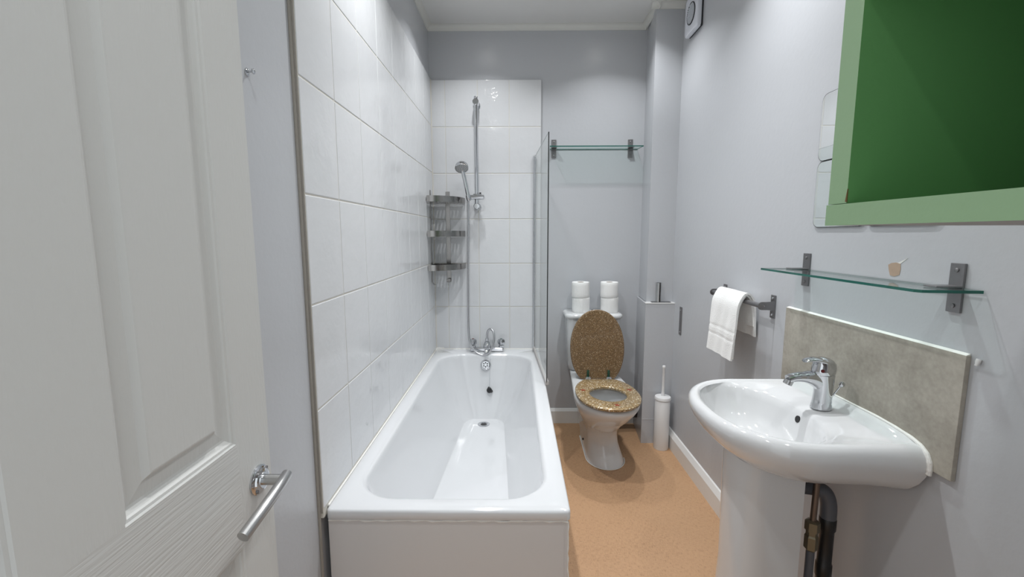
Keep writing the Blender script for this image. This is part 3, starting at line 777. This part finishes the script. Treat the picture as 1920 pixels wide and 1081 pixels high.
def build_toilet():
    t = thing('toilet', 'white close-coupled toilet with a raised gold glitter lid and seat', 'toilet', (TCX, 2.45, 0.0))
    R = []
    for z, hw, yf, yb, yc, bw, xs in ((0.000, 0.104, 2.205, 2.60, 2.33, 0.100, 0.020), (0.010, 0.102, 2.208, 2.60, 2.33, 0.099, 0.020), (0.040, 0.094, 2.232, 2.60, 2.35, 0.097, 0.017),
                               (0.090, 0.085, 2.268, 2.60, 2.37, 0.098, 0.012), (0.140, 0.083, 2.272, 2.60, 2.37, 0.100, 0.008), (0.180, 0.088, 2.255, 2.61, 2.36, 0.102, 0.005),
                               (0.215, 0.101, 2.212, 2.62, 2.34, 0.106, 0.002), (0.255, 0.120, 2.152, 2.64, 2.31, 0.112, 0), (0.300, 0.140, 2.090, 2.66, 2.28, 0.120, 0),
                               (0.340, 0.156, 2.040, 2.70, 2.26, 0.122, 0), (0.375, 0.168, 2.005, 2.76, 2.25, 0.130, 0), (0.392, 0.169, 2.000, 2.785, 2.25, 0.132, 0), (0.400, 0.166, 2.004, 2.787, 2.25, 0.129, 0), (0.403, 0.160, 2.012, 2.786, 2.25, 0.124, 0)):
        R.append(egg(hw, yf, yb, z, yc=yc, backw=bw, xs=xs))
    # into the bowl: same point count, ovals sampled with matching angle
    def inner(hw, yf, yb, z):
        out = []; c0 = Vector((TCX, (yf+yb)/2, z)); top = R[-1]
        cc = Vector((TCX, 2.21, 0))
        for p in top:
            d = Vector((p.x-cc.x, p.y-cc.y, 0)); a = math.atan2(d.y/((yb-yf)/2), d.x/hw)
            out.append(Vector((c0.x+hw*math.cos(a), c0.y+(yb-yf)/2*math.sin(a), z)))
        return out
    for hw, yf, yb, z in ((0.118, 2.055, 2.345, 0.401), (0.113, 2.062, 2.338, 0.392), (0.112, 2.066, 2.335, 0.36), (0.100, 2.095, 2.33, 0.30), (0.072, 2.15, 2.32, 0.24), (0.05, 2.19, 2.30, 0.215)):
        R.append(inner(hw, yf, yb, z))
    b = MB(); b.loft(R, True, True); b.build('pan', 'ceramic', t, angle=60)
    MB().lathe([(0.0065, 0), (0.0065, 0.004), (0.004, 0.006)], (0.388, 2.42, 0.070), (-1, -0.3, 0.1), 14).build('fixing_cap', 'black', t)
    MB().tube([(0.50, 2.62, 0.16), (0.60, 2.68, 0.15), (0.70, 2.70, 0.14), (0.77, 2.70, 0.135)], 0.052, 24).build('soil_pipe', 'black', t)
    # white silicone at the foot
    ft = egg(0.107, 2.201, 2.60, 0.003, yc=2.33, backw=0.102, xs=0.020)
    MB().tube(ft[:58], 0.0022, 8).build('foot_sealant', 'sealant', t)
    # cistern
    b = MB(); rings = []
    for z, hw, y0, r in ((0.404, 0.140, 2.655, 0.03), (0.412, 0.148, 2.645, 0.035), (0.44, 0.152, 2.637, 0.04), (0.60, 0.159, 2.628, 0.04), (0.735, 0.164, 2.622, 0.04)):
        rings.append(rrect(TCX-hw, TCX+hw, y0, YB-0.012, [0.01, 0.01, r, r], z))
    b.loft(rings); b.build('cistern', 'ceramic', t, angle=60)
    b = MB(); rings = []
    for z, g in ((0.733, -0.004), (0.736, 0.004), (0.742, 0.009), (0.752, 0.0105), (0.760, 0.007), (0.765, 0.000), (0.7665, -0.012)):
        rings.append(rrect(TCX-0.166-g, TCX+0.166+g, 2.620-g, YB-0.008, [0.01, 0.01, 0.042+g, 0.042+g], z))
    b.loft(rings); b.build('cistern_lid', 'ceramic', t, angle=60)
    MB().lathe([(0.024, 0), (0.024, 0.013), (0.022, 0.017), (0.018, 0.018), (0.017, 0.0155), (0.0001, 0.0155)], (TCX-0.012, 2.70, 0.766), (0, 0, 1), 32).build('flush_button', 'chrome', t)
    # seat ring
    b = MB(); prof = [(0.0, 0.412), (-0.004, 0.4155), (-0.004, 0.424), (0.002, 0.4285), (0.010, 0.430)]
    O = lambda g, z: oval(0.160-g, 1.990+g, 2.450-g*0.6, z, 0.48, 72, p=2.15, trunc=2.418-g*0.6)
    I = lambda g, z: oval(0.094+g, 2.085-g, 2.298+g, z, 0.50, 72)
    rings = [O(g, z) for g, z in prof] + [I(0.010, 0.430), I(0.003, 0.4285), I(0.0, 0.424), I(0.0, 0.4155), I(0.003, 0.412)]
    rings.append(rings[0])
    b.loft(rings, False, False); bmesh.ops.remove_doubles(b.bm, verts=b.bm.verts, dist=1e-6)
    seat = b.build('seat', 'seat_resin', t, angle=50)
    for (x, y, rot) in ((0.352, 2.237, 0.3), (0.598, 2.243, 0.9), (0.486, 2.033, 0.1)):
        pts = []
        for k in range(10):
            rr_ = 0.019 if k % 2 == 0 else 0.0065; a = rot+PI*k/5; pts.append((x+rr_*math.cos(a), y+rr_*math.sin(a)))
        MB().prism(pts, 'z', 0.4297, 0.4308).build('starfish_inlay', 'starfish', seat, smooth=False)
    for x, y in ((0.365, 2.10), (0.585, 2.10), (0.365, 2.33), (0.585, 2.33)): MB().box(x-0.008, x+0.008, y-0.012, y+0.012, 0.4025, 0.4125, 0.002).build('seat_buffer', 'black', seat)
    # raised lid, leaning back on the cistern
    hinge = Vector((TCX, 2.497, 0.415)); tilt = math.radians(9.0)
    up = Vector((0, math.sin(tilt), math.cos(tilt))); fr = Vector((0, -math.cos(tilt), math.sin(tilt)))
    def lidring(g, d):
        out = []
        for p in oval(0.158-g, 0.0+g, 0.450-g, 0, 0.50, 72, cx=0, p=2.1):
            out.append(hinge + Vector((p.x, 0, 0)) + up*(0.395-p.y if 0.395-p.y > -0.012+g else -0.012+g) + fr*d)
        return out
    rings = [lidring(0.010, -0.009), lidring(0.003, -0.0085), lidring(0, -0.006), lidring(0, 0.006), lidring(0.003, 0.0085), lidring(0.010, 0.009)]
    b = MB(); b.loft(rings)
    b.build('lid', 'lid_resin_shaded', t, angle=50)
    for x in (TCX-0.058, TCX+0.062):
        h = MB(); h.box(x-0.007, x+0.007, 2.474, 2.486, 0.418, 0.462, 0.003)
        hd = h.build('hinge', 'hinge_green', t)
        g = MB(); g.cyl((x-0.014, 2.470, 0.418), (x+0.014, 2.470, 0.418), 0.007, 16, bev=0.001); g.box(x-0.006, x+0.006, 2.462, 2.492, 0.402, 0.416, 0.002)
        g.build('hinge_pin', 'chrome', hd)
build_toilet()

# toilet rolls on the cistern, two stacks of two
def build_roll():
    t = thing('toilet_roll', 'white toilet roll at the bottom of the left pair on the cistern', 'toilet roll', (0, 0, 0), 'toilet rolls on the cistern')
    b = MB(); n = 48; rings = []
    for r, z in ((0.0205, 0.001), (0.052, 0.0), (0.0535, 0.003), (0.0542, 0.02), (0.0538, 0.05), (0.0542, 0.075), (0.0535, 0.090), (0.052, 0.093), (0.0205, 0.092)):
        rings.append([Vector((r*math.cos(2*PI*i/n), r*math.sin(2*PI*i/n), z)) for i in range(n)])
    rings.append(rings[0]); b.loft(rings, False, False)
    # loose end of the paper
    b.loft([[Vector((0.0548*math.cos(a), 0.0548*math.sin(a), z)) for z in (0.001, 0.092)] for a in [-1.9+0.5*i/8 for i in range(9)]], False, False, closed=False)
    b.build('paper', 'paper', t, angle=60)
    c = MB(); rings = []
    for r, z in ((0.019, 0.001), (0.0204, 0.001), (0.0204, 0.092), (0.019, 0.092)):
        rings.append([Vector((r*math.cos(2*PI*i/32), r*math.sin(2*PI*i/32), z)) for i in range(32)])
    rings.append(rings[0]); c.loft(rings, False, False); c.build('cardboard_tube', 'card', t)
    return t
roll = build_roll()
roll.location = (0.402, 2.705, 0.767); roll.rotation_euler.z = 0.4
for loc, lab, rz in (((0.398, 2.703, 0.861), 'white toilet roll at the top of the left pair on the cistern', 1.3),
                     ((0.580, 2.705, 0.767), 'white toilet roll at the bottom of the right pair on the cistern', 0.7),
                     ((0.576, 2.703, 0.861), 'white toilet roll at the top of the right pair on the cistern', 2.2)):
    d = dup(roll, loc, lab); d.rotation_euler.z = rz

# toilet brush
t = thing('toilet_brush', 'white toilet brush in its tall round holder on the floor by the boxing', 'toilet brush', (0.849, 2.455, 0))
MB().lathe([(0.041, 0.0), (0.0425, 0.004), (0.0425, 0.300), (0.041, 0.303)], (0.849, 2.455, 0), (0, 0, 1), 40).build('holder', 'white_plastic', t)
MB().lathe([(0.0435, 0.296), (0.0455, 0.298), (0.0455, 0.308), (0.043, 0.314), (0.012, 0.319)], (0.849, 2.455, 0), (0, 0, 1), 40).build('holder_lid', 'white_plastic', t)
MB().lathe([(0.0115, 0.317), (0.010, 0.330), (0.0078, 0.345), (0.0078, 0.480), (0.0095, 0.484), (0.0095, 0.494), (0.0075, 0.497)], (0.849, 2.455, 0), (0.0, 0.0, 1), 24).build('brush_handle', 'white_plastic', t)

# spare roll holder standing on the ledge
t = thing('toilet_roll_holder', 'brushed steel toilet roll post on a flat plate on the white ledge', 'toilet roll holder', (0.845, 2.534, 0.853))
MB().box(0.786, 0.896, 2.519, 2.549, 0.8533, 0.8573, 0.001).build('base_plate', 'iron', t)
b = MB(); c = (0.826, 2.534); n = 28; ro, ri = 0.0150, 0.0130
ang = [-0.15+(2*PI-0.55)*i/(n-1)-0.9 for i in range(n)]
rings = [[Vector((c[0]+ro*math.cos(a), c[1]+ro*math.sin(a), z)) for a in ang]+[Vector((c[0]+ri*math.cos(a), c[1]+ri*math.sin(a), z)) for a in reversed(ang)] for z in (0.857, 0.968)]
b.loft(rings); b.build('split_tube_post', 'satin', t)

# ------------------------------------------------------------------ right wall fittings
t = thing('metal_strip', 'thin dark steel strip with two screw holes on the right wall near the boxing', 'metal bracket', (XR, 2.408, 0.77))
MB().box(XR-0.0035, XR-0.0003, 2.392, 2.424, 0.690, 0.846, 0.0008).build('strip_plate', 'iron', t)
for z in (0.706, 0.828): MB().lathe([(0.0042, 0), (0.004, 0.0015), (0.002, 0.0022)], (XR-0.0035, 2.408, z), (-1, 0, 0), 12).build('strip_screw', 'chrome', t)

def build_fan():
    y0, y1, z0, z1 = 2.300, 2.462, 2.262, 2.447
    t = thing('extractor_fan', 'white square extractor fan high on the right wall', 'extractor fan', (XR, (y0+y1)/2, (z0+z1)/2))
    yc, zc = (y0+y1)/2, (z0+z1)/2
    def ring(x, g, r=0.016):
        return [Vector((x, p.x, p.y)) for p in rrect(y0+g, y1-g, z0+g, z1-g, r, 0, 6, 4)]
    MB().box(XR-0.010, XR-0.0005, y0+0.004, y1-0.004, z0+0.004, z1-0.004).build('gap_shade_plate', 'darkgap', t)  # dark fill paints the shade between cover and wall
    b = MB(); b.loft([ring(XR-0.009, 0.001), ring(XR-0.012, 0), ring(XR-0.025, 0), ring(XR-0.030, 0.004)]); b.build('cover', 'fan_plastic', t, angle=40)
    g = MB(); g.lathe([(0.052, 0.0), (0.052, 0.003), (0.048, 0.004), (0.047, 0.0005), (0.0001, 0.0005)], (XR-0.030, yc, zc), (-1, 0, 0), 40)
    gr = g.build('grille_recess', 'darkgap', t)
    s_ = MB()
    for k in range(-5, 6):
        d = k*0.0085; hw = math.sqrt(max(0, 0.047**2-d*d))
        s_.box(XR-0.034, XR-0.0305, yc-hw, yc+hw, zc+d-0.0022, zc+d+0.0016)
    s_.build('louvres', 'fan_plastic', gr)
build_fan()

# mirror tiles (rounded corners, dark edge line)
def build_mirror():
    t = thing('mirror_tile', '', 'mirror', (0, 0, 0), 'mirror tiles on the right wall')
    def ring(x, g): return [Vector((x, p.x, p.y)) for p in rrect(-0.102+g, 0.102-g, -0.0965+g, 0.0965-g, 0.022, 0, 8, 6)]
    b = MB(); b.loft([ring(-0.0004, 0), ring(-0.0048, 0)], True, False); b.build('backing', 'mirror_edge', t, smooth=False)
    b = MB(); b.loft([ring(-0.0047, 0.0012), ring(-0.0053, 0.0012)]); b.build('mirror_face', 'mirror', t, smooth=False)
    return t
mt = build_mirror()
mt.location = (XR, 1.268, 1.3635); mt['label'] = 'small square mirror tile, lower one of those peeping out past the green cabinet edge'
dup(mt, (XR, 1.268, 1.5585), 'small square mirror tile, upper one of those peeping out past the green cabinet edge')
dup(mt, (XR, 1.062, 1.3635), 'small mirror tile almost hidden behind the green cabinet, its shadow showing under the cabinet')

# green wall cabinet without a door
def build_cabinet():
    x0, x1, y0, y1, z0, z1 = 0.450, XR-0.0005, -0.015, 0.647, 1.2595, 1.584
    th = 0.029; ts = 0.035
    t = thing('open_cabinet', 'pale green open-fronted wall cabinet with a darker green inside', 'cabinet', ((x0+x1)/2, (y0+y1)/2, z0))
    def board(nm, bx_):
        # inner = index of the faces given the darker green: chosen by normal
        b = MB(); b.box(*bx_)
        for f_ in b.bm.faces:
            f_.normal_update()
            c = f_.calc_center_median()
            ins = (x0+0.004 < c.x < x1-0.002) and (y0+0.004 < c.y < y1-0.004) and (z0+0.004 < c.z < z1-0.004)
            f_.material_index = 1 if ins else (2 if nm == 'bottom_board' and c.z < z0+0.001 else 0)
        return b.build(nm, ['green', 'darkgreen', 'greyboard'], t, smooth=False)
    bo = board('bottom_board', (x0-0.0015, x1, y0, y1+0.0012, z0, z0+th))
    si = board('side_board', (x0, x1, y1-ts, y1, z0+th+0.0008, z1-th))
    board('side_board', (x0, x1, y0, y0+th, z0+th+0.0008, z1-th))
    board('top_board', (x0, x1, y0, y1, z1-th, z1))
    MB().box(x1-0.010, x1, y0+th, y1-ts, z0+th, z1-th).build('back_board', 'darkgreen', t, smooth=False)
    MB().prism([(y1-ts-0.0003, z0+th+0.002), (y1-ts-0.0003, z0+th+0.020), (y1-ts+0.0012, z0+th+0.012), (y1-ts+0.0026, z0+th+0.003)], 'x', x0-0.0004, x0+0.001).build('paint_chip', 'barewood', si, smooth=False)
build_cabinet()

# towel rail and towel
RZ, RXX = 0.995, 0.866
t = thing('towel_rail', 'dark steel towel rail on two arms on the right wall', 'towel rail', (XR, 1.735, RZ))
MB().cyl((RXX, 1.535, RZ), (RXX, 1.922, RZ), 0.0088, 20).build('bar', 'iron', t)
for y, z0, z1 in ((1.548, 0.950, 1.032), (1.909, 0.968, 1.030)):
    pl = MB().box(XR-0.005, XR-0.0003, y-0.013, y+0.013, z0, z1, 0.001).build('wall_plate', 'iron', t)
    b = MB(); pts = [(XR-0.004, RZ-0.016), (XR-0.004, RZ+0.016), (RXX+0.014, RZ+0.014)] + [(RXX+0.014*math.cos(a), RZ+0.014*math.sin(a)) for a in [PI/2+PI*i/10 for i in range(11)]] + [(RXX+0.014, RZ-0.014)]
    ya = y-0.0135 if y < 1.7 else y+0.009
    b.prism(pts, 'y', ya, ya+0.0045); b.build('arm', 'iron', pl)
    for z in (z0+0.011, z1-0.011): MB().lathe([(0.0045, 0), (0.004, 0.002), (0.002, 0.003)], (XR-0.005, y, z), (-1, 0, 0), 12).build('plate_screw', 'chrome', pl)
    MB().lathe([(0.004, 0), (0.003, 0.002)], (RXX+0.006, ya, RZ), (0, -1, 0), 12).build('arm_rivet', 'chrome', pl)
def build_towel():
    t = thing('hand_towel', 'folded white hand towel hanging over the steel towel rail', 'towel', (RXX, 1.745, RZ))
    # path front bottom -> over the rail -> back bottom (x, z)
    front = [(0.832, 0.765), (0.834, 0.80), (0.837, 0.86), (0.841, 0.92), (0.844, 0.965), (0.851, 0.990), (0.866, 1.0135), (0.881, 0.996), (0.887, 0.965), (0.891, 0.92), (0.894, 0.860)]
    P = bez([(x, 0, z) for x, z in front], 12)
    n = len(P); m = 40
    def sheet(off, y0, y1, i0, i1, th, seed, name, parent, slant=0.0):
        b = MB(); top = []; bot = []
        for i in range(i0, i1):
            t_ = (P[min(i+1, n-1)]-P[max(i-1, 0)]).normalized(); nr = Vector((-t_.z, 0, t_.x))
            if nr.x > 0 and i < n*0.5: nr = -nr
            if i >= n*0.5 and nr.z < -0.01 and nr.x < 0: nr = -nr
            a = []; c = []
            L = (1.0-P[i].z)
            for j in range(m+1):
                y = y0+(y1-y0)*j/m
                y += slant*L*(1 if i < n*0.55 else 0.2) 
                wv = (0.0025*math.sin(y*42+seed)+0.0016*math.sin(y*95+P[i].z*20+seed*2))*min(1.0, L*9)
                q = P[i]+Vector((0, y, 0))
                grv = 0.0
                if i < n*0.5:
                    for gz in (0.872, 0.838):
                        grv -= 0.0022*math.exp(-((P[i].z-gz)/0.0035)**2)
                a.append(b.v(q+nr*(off+th+wv+grv))); c.append(b.v(q+nr*(off+wv)))
            top.append(a); bot.append(c)
        k = len(top)
        for i in range(k-1):
            for j in range(m):
                b.f([top[i][j], top[i][j+1], top[i+1][j+1], top[i+1][j]]); b.f([bot[i][j], bot[i+1][j], bot[i+1][j+1], bot[i][j+1]])
            b.f([top[i][0], top[i+1][0], bot[i+1][0], bot[i][0]]); b.f([top[i][m], bot[i][m], bot[i+1][m], top[i+1][m]])
        for j in range(m):
            b.f([top[0][j], bot[0][j], bot[0][j+1], top[0][j+1]]); b.f([top[-1][j], top[-1][j+1], bot[-1][j+1], bot[-1][j]])
        return b.build(name, 'towel', parent, angle=70)
    outer = sheet(0.0075, 1.634, 1.846, 0, n, 0.007, 0.4, 'outer_fold', t, 0.0)
    sheet(0.0005, 1.640, 1.842, 3, n-8, 0.0065, 1.9, 'inner_fold', t, 0.0)
build_towel()

# stone splashback
t = thing('splashback', 'grey stone-look splashback tile on the wall behind the washbasin', 'splashback', (XR, 1.163, 0.735))
MB().box(XR-0.011, XR-0.0005, 0.866, 1.459, 0.735, 1.004, 0.0012).build('stone_tile', 'stone', t)
MB().prism([(XR-0.010, 1.004), (XR-0.0005, 1.004), (XR-0.0005, 1.0075)], 'y', 0.868, 1.459).build('top_sealant', 'sealant', t, smooth=False)

# ------------------------------------------------------------------ washbasin
BY = 1.163; BX = XR-0.0115
def build_basin():
    t = thing('washbasin', 'white ceramic pedestal washbasin on the right wall', 'washbasin', (0.70, BY, 0.0))
    def outl(xf, b_, z, xc=0.715, n=56, p=2.3, xb=BX, wall_b=None, zw=None):
        out = []; wb_ = b_ if wall_b is None else wall_b
        for i in range(n):
            a = PI*i/(n-1) - PI/2                     # near side -> front -> far side
            c, s_ = math.cos(a), math.sin(a)
            out.append(Vector((xc-(xc-xf)*abs(c)**(2/p), BY+b_*math.copysign(abs(s_)**(2/p), s_), z)))
        m = 12
        for i in range(1, m+1):
            f_ = i/m; out.append(Vector((xc+(xb-xc)*f_, BY+b_+(wb_-b_)*f_*f_, z)))
        k = 24
        for i in range(1, k):
            y = BY+wb_-2*wb_*i/k
            zz = z if zw is None else zw(y, z)
            out.append(Vector((xb, y, zz)))
        for i in range(m, 0, -1):
            f_ = i/m; out.append(Vector((xc+(xb-xc)*f_, BY-b_-(wb_-b_)*f_*f_, z)))
        return out
    R = [outl(0.650, 0.050, 0.600, 0.68, wall_b=0.05, xb=0.72), outl(0.646, 0.080, 0.618, 0.70, wall_b=0.10), outl(0.640, 0.130, 0.640, 0.76, wall_b=0.15), outl(0.609, 0.165, 0.652, 0.75, wall_b=0.19), outl(0.571, 0.195, 0.668, 0.735, wall_b=0.212), outl(0.542, 0.218, 0.690, 0.725, wall_b=0.232),
         outl(0.519, 0.236, 0.715, wall_b=0.246), outl(0.506, 0.245, 0.738, wall_b=0.251), outl(0.501, 0.246, 0.754, wall_b=0.249), outl(0.502, 0.242, 0.767, wall_b=0.243), outl(0.507, 0.236, 0.7745, wall_b=0.236),
         outl(0.513, 0.229, 0.7785, wall_b=0.229)]
    ridge = lambda h: (lambda y, z: z+h*(1-min(1.0, abs(y-BY)/0.225)**4))
    R.append(outl(0.518, 0.224, 0.7795, wall_b=0.222, zw=ridge(0.014)))
    R.append(outl(0.522, 0.219, 0.7785, xb=BX-0.010, wall_b=0.214, zw=ridge(0.014)))
    R.append(outl(0.526, 0.215, 0.7765, xb=BX-0.017, wall_b=0.208, zw=ridge(0.010)))
    R.append(outl(0.530, 0.210, 0.7735, xb=BX-0.024, wall_b=0.203))
    # bowl: matching samples on ovals
    ref = R[-1]
    def bowl(xf, xb, b_, z, p=2.2):
        cx = (xf+xb)/2; a_ = (xb-xf)/2; out = []
        for q in ref:
            an = math.atan2((q.y-BY)/0.206, (q.x-0.69)/0.19)
            c, s_ = math.cos(an), math.sin(an)
            out.append(Vector((cx+a_*math.copysign(abs(c)**(2/p), c), BY+b_*math.copysign(abs(s_)**(2/p), s_), z)))
        return out
    R += [bowl(0.535, 0.792, 0.203, 0.769), bowl(0.538, 0.783, 0.198, 0.761), bowl(0.544, 0.776, 0.190, 0.742), bowl(0.560, 0.766, 0.170, 0.703), bowl(0.584, 0.750, 0.132, 0.668), bowl(0.614, 0.722, 0.078, 0.650), bowl(0.645, 0.689, 0.022, 0.645)]
    b = MB(); b.loft(R, True, True)
    bs = b.build('basin', 'ceramic', t, angle=70)
    # overflow hole in the back of the bowl
    h = MB(); c = Vector((0.7755, BY, 0.741)); h.lathe([(0.0095, -0.006), (0.0095, 0.0012)], c, (-1, 0, 0.25), 24)
    h.build('overflow_hole', 'black', bs)
    w = MB(); w.lathe([(0.022, -0.001), (0.022, 0.002), (0.017, 0.003), (0.012, 0.001)], (0.667, BY, 0.645), (0, 0, 1), 28); w.build('waste_fitting', 'chrome', bs)
    # bead of sealant where the basin meets the splashback
    path = [(BX, BY+0.05, 0.795), (BX, BY-0.10, 0.7945), (BX, BY-0.17, 0.790), (BX, BY-0.215, 0.783), (BX, BY-0.240, 0.770), (BX, BY-0.251, 0.752), (BX, BY-0.253, 0.732), (BX, BY-0.252, 0.724)]
    pp = bez([(x-0.002, y, z) for x, y, z in path], 6)
    MB().tube(pp, [0.0025+0.003*min(1, i/24)+0.0003*math.sin(i*1.3) for i in range(len(pp))], 10).build('sealant_bead', 'sealant', bs)
    # pedestal: hollow behind, rounded in front
    def ped(z, xf, hw, xb):
        pts = []
        n = 28
        for i in range(n):
            a = PI*i/(n-1)-PI/2; c, s_ = math.cos(a), math.sin(a)
            pts.append(Vector((xf+0.075-0.075*abs(c)**(2/2.8), BY+hw*math.copysign(abs(s_)**(2/2.8), s_), z)))
        pts.append(Vector((xb, BY+hw*1.03, z))); pts.append(Vector((xb, BY+hw*1.03-0.012, z)))
        pts.append(Vector((xf+0.075, BY+hw-0.013, z))); pts.append(Vector((xf+0.02, BY, z))); pts.append(Vector((xf+0.075, BY-hw+0.013, z)))
        pts.append(Vector((xb, BY-hw*1.03+0.012, z))); pts.append(Vector((xb, BY-hw*1.03, z)))
        return pts
    b = MB(); b.loft([ped(0.0, 0.585, 0.102, 0.746), ped(0.02, 0.588, 0.100, 0.746), ped(0.30, 0.600, 0.092, 0.746), ped(0.58, 0.596, 0.092, 0.746), ped(0.648, 0.596, 0.092, 0.746)], True, False)
    b.build('pedestal', 'ceramic', t, angle=40)
build_basin()

# pipework behind the pedestal
t = thing('supply_pipe', 'grey water pipe with a brass coupling rising behind the basin pedestal', 'pipe', (0.80, 1.10, 0.0))
MB().cyl((0.800, 1.105, 0.0), (0.800, 1.105, 0.405), 0.0105, 18).build('grey_pipe', 'greypipe', t)
b = MB(); b.lathe([(0.012, 0.395), (0.0165, 0.40), (0.0165, 0.435), (0.014, 0.44), (0.014, 0.45), (0.018, 0.452), (0.018, 0.478), (0.010, 0.482)], (0.800, 1.105, 0), (0, 0, 1), 6)
b.build('coupling', 'brass', t, smooth=False)
b = MB(); b.cyl((0.800, 1.105, 0.478), (0.803, 1.105, 0.655), 0.0078, 16); b.build('copper_pipe', 'copper', t)
MB().cyl((0.740, 1.135, 0.612), (0.850, 1.090, 0.607), 0.0045, 12).build('pop_up_lever', 'copper', t)
t = thing('waste_pipe', 'black plastic waste pipe bending down behind the basin pedestal', 'pipe', (0.86, 1.12, 0.0))
b = MB(); b.tube(bez([(0.745, 1.150, 0.555), (0.80, 1.140, 0.556), (0.838, 1.130, 0.550), (0.852, 1.125, 0.520), (0.854, 1.124, 0.470), (0.854, 1.124, 0.465)], 8), 0.0195, 20)
b.build('elbow', 'greypipe', t)
b = MB(); b.lathe([(0.0175, 0.0), (0.0175, 0.30), (0.0200, 0.305), (0.0200, 0.34), (0.0175, 0.345), (0.0175, 0.44), (0.0205, 0.445), (0.0205, 0.475), (0.019, 0.478)], (0.854, 1.124, 0), (0, 0, 1), 28)
b.build('downpipe', 'black', t)
MB().lathe([(0.027, 0), (0.027, 0.03)], (0.742, 1.150, 0.555), (1, -0.15, 0), 28).build('compression_nut', 'black', t)

# basin mixer tap
def build_tap():
    cx, z0 = 0.836, 0.774
    t = thing('basin_mixer_tap', 'chrome single-lever mixer tap on the washbasin', 'tap', (cx, BY, z0))
    b = MB(); rings = []
    n = 36
    def er(x, y, z, rx, ry, tz=0.0): return [Vector((x+rx*math.cos(2*PI*i/n), y+ry*math.sin(2*PI*i/n), z+tz*math.cos(2*PI*i/n))) for i in range(n)]
    for z, x, rx, ry in ((0.0, 0.836, 0.0265, 0.023), (0.003, 0.836, 0.0265, 0.023), (0.02, 0.837, 0.0240, 0.021), (0.045, 0.838, 0.0235, 0.020), (0.07, 0.8375, 0.0250, 0.021), (0.088, 0.835, 0.0285, 0.0225), (0.0955, 0.834, 0.0300, 0.0235)):
        rings.append(er(x, BY, z0+z, rx, ry))
    b.loft(rings)
    # spout: flattened, curving out of the body
    sp = bez([(0.846, BY, z0+0.056), (0.830, BY, z0+0.074), (0.806, BY, z0+0.085), (0.780, BY, z0+0.0875), (0.757, BY, z0+0.086), (0.740, BY, z0+0.081)], 7)
    rad = [(0.016, 0.020), (0.0185, 0.026), (0.0175, 0.0205), (0.0150, 0.0145), (0.0140, 0.0125), (0.0130, 0.0115)]
    rings = []; m = len(sp)
    for i, p in enumerate(sp):
        f_ = i/(m-1)*(len(rad)-1); k = min(int(f_), len(rad)-2); fr = f_-k
        ry = rad[k][0]*(1-fr)+rad[k+1][0]*fr; rz = rad[k][1]*(1-fr)+rad[k+1][1]*fr
        tt = (sp[min(i+1, m-1)]-sp[max(i-1, 0)]).normalized(); nv = Vector((tt.z, 0, -tt.x))
        rings.append([p + Vector((0, 1, 0))*ry*math.cos(2*PI*j/n) + nv*rz*math.sin(2*PI*j/n) for j in range(n)])
    b.loft(rings)
    b.build('tap_body', 'chrome', t, angle=50)
    MB().lathe([(0.0115, 0), (0.0115, 0.012), (0.0095, 0.013)], (0.744, BY, z0+0.078), (-0.45, 0, -1), 24).build('aerator', 'satin', t)
    # cap and lever
    b = MB(); rings = []
    for z, x, rx, ry in ((0.0965, 0.834, 0.0295, 0.0230), (0.0985, 0.834, 0.0310, 0.0245), (0.113, 0.835, 0.0310, 0.0245), (0.124, 0.835, 0.0285, 0.0232), (0.132, 0.833, 0.0240, 0.0195), (0.138, 0.829, 0.0175, 0.015), (0.142, 0.823, 0.008, 0.007)):
        rings.append(er(x, BY, z0+z, rx, ry, 0.002))
    b.loft(rings)
    lv = bez([(0.842, BY, z0+0.126), (0.822, BY, z0+0.1335), (0.805, BY, z0+0.1365), (0.791, BY, z0+0.1355), (0.780, BY, z0+0.132)], 6)
    rings = []; m = len(lv)
    for i, p in enumerate(lv):
        f_ = i/(m-1); ry = 0.021*(1-0.55*f_**2); rz = 0.0095*(1-0.62*f_)
        rings.append([p+Vector((0, ry*math.cos(2*PI*j/n), rz*math.sin(2*PI*j/n))) for j in range(n)])
    b.loft(rings)
    lvo = b.build('tap_lever', 'chrome', t, angle=50)
    MB().lathe([(0.0045, 0), (0.0045, 0.0012)], (0.818, BY-0.0205, z0+0.110), (-0.35, -1, 0.05), 18).build('temperature_dot', 'red', lvo)
    b = MB(); b.cyl((0.862, BY, z0+0.030), (0.878, BY-0.010, z0+0.066), 0.0022, 12); b.lathe([(0.003, 0), (0.0066, 0.006), (0.0068, 0.011), (0.004, 0.0155)], (0.876, BY-0.009, z0+0.062), (0.4, -0.2, 0.9), 20)
    b.build('pop_up_rod', 'chrome', t)
build_tap()
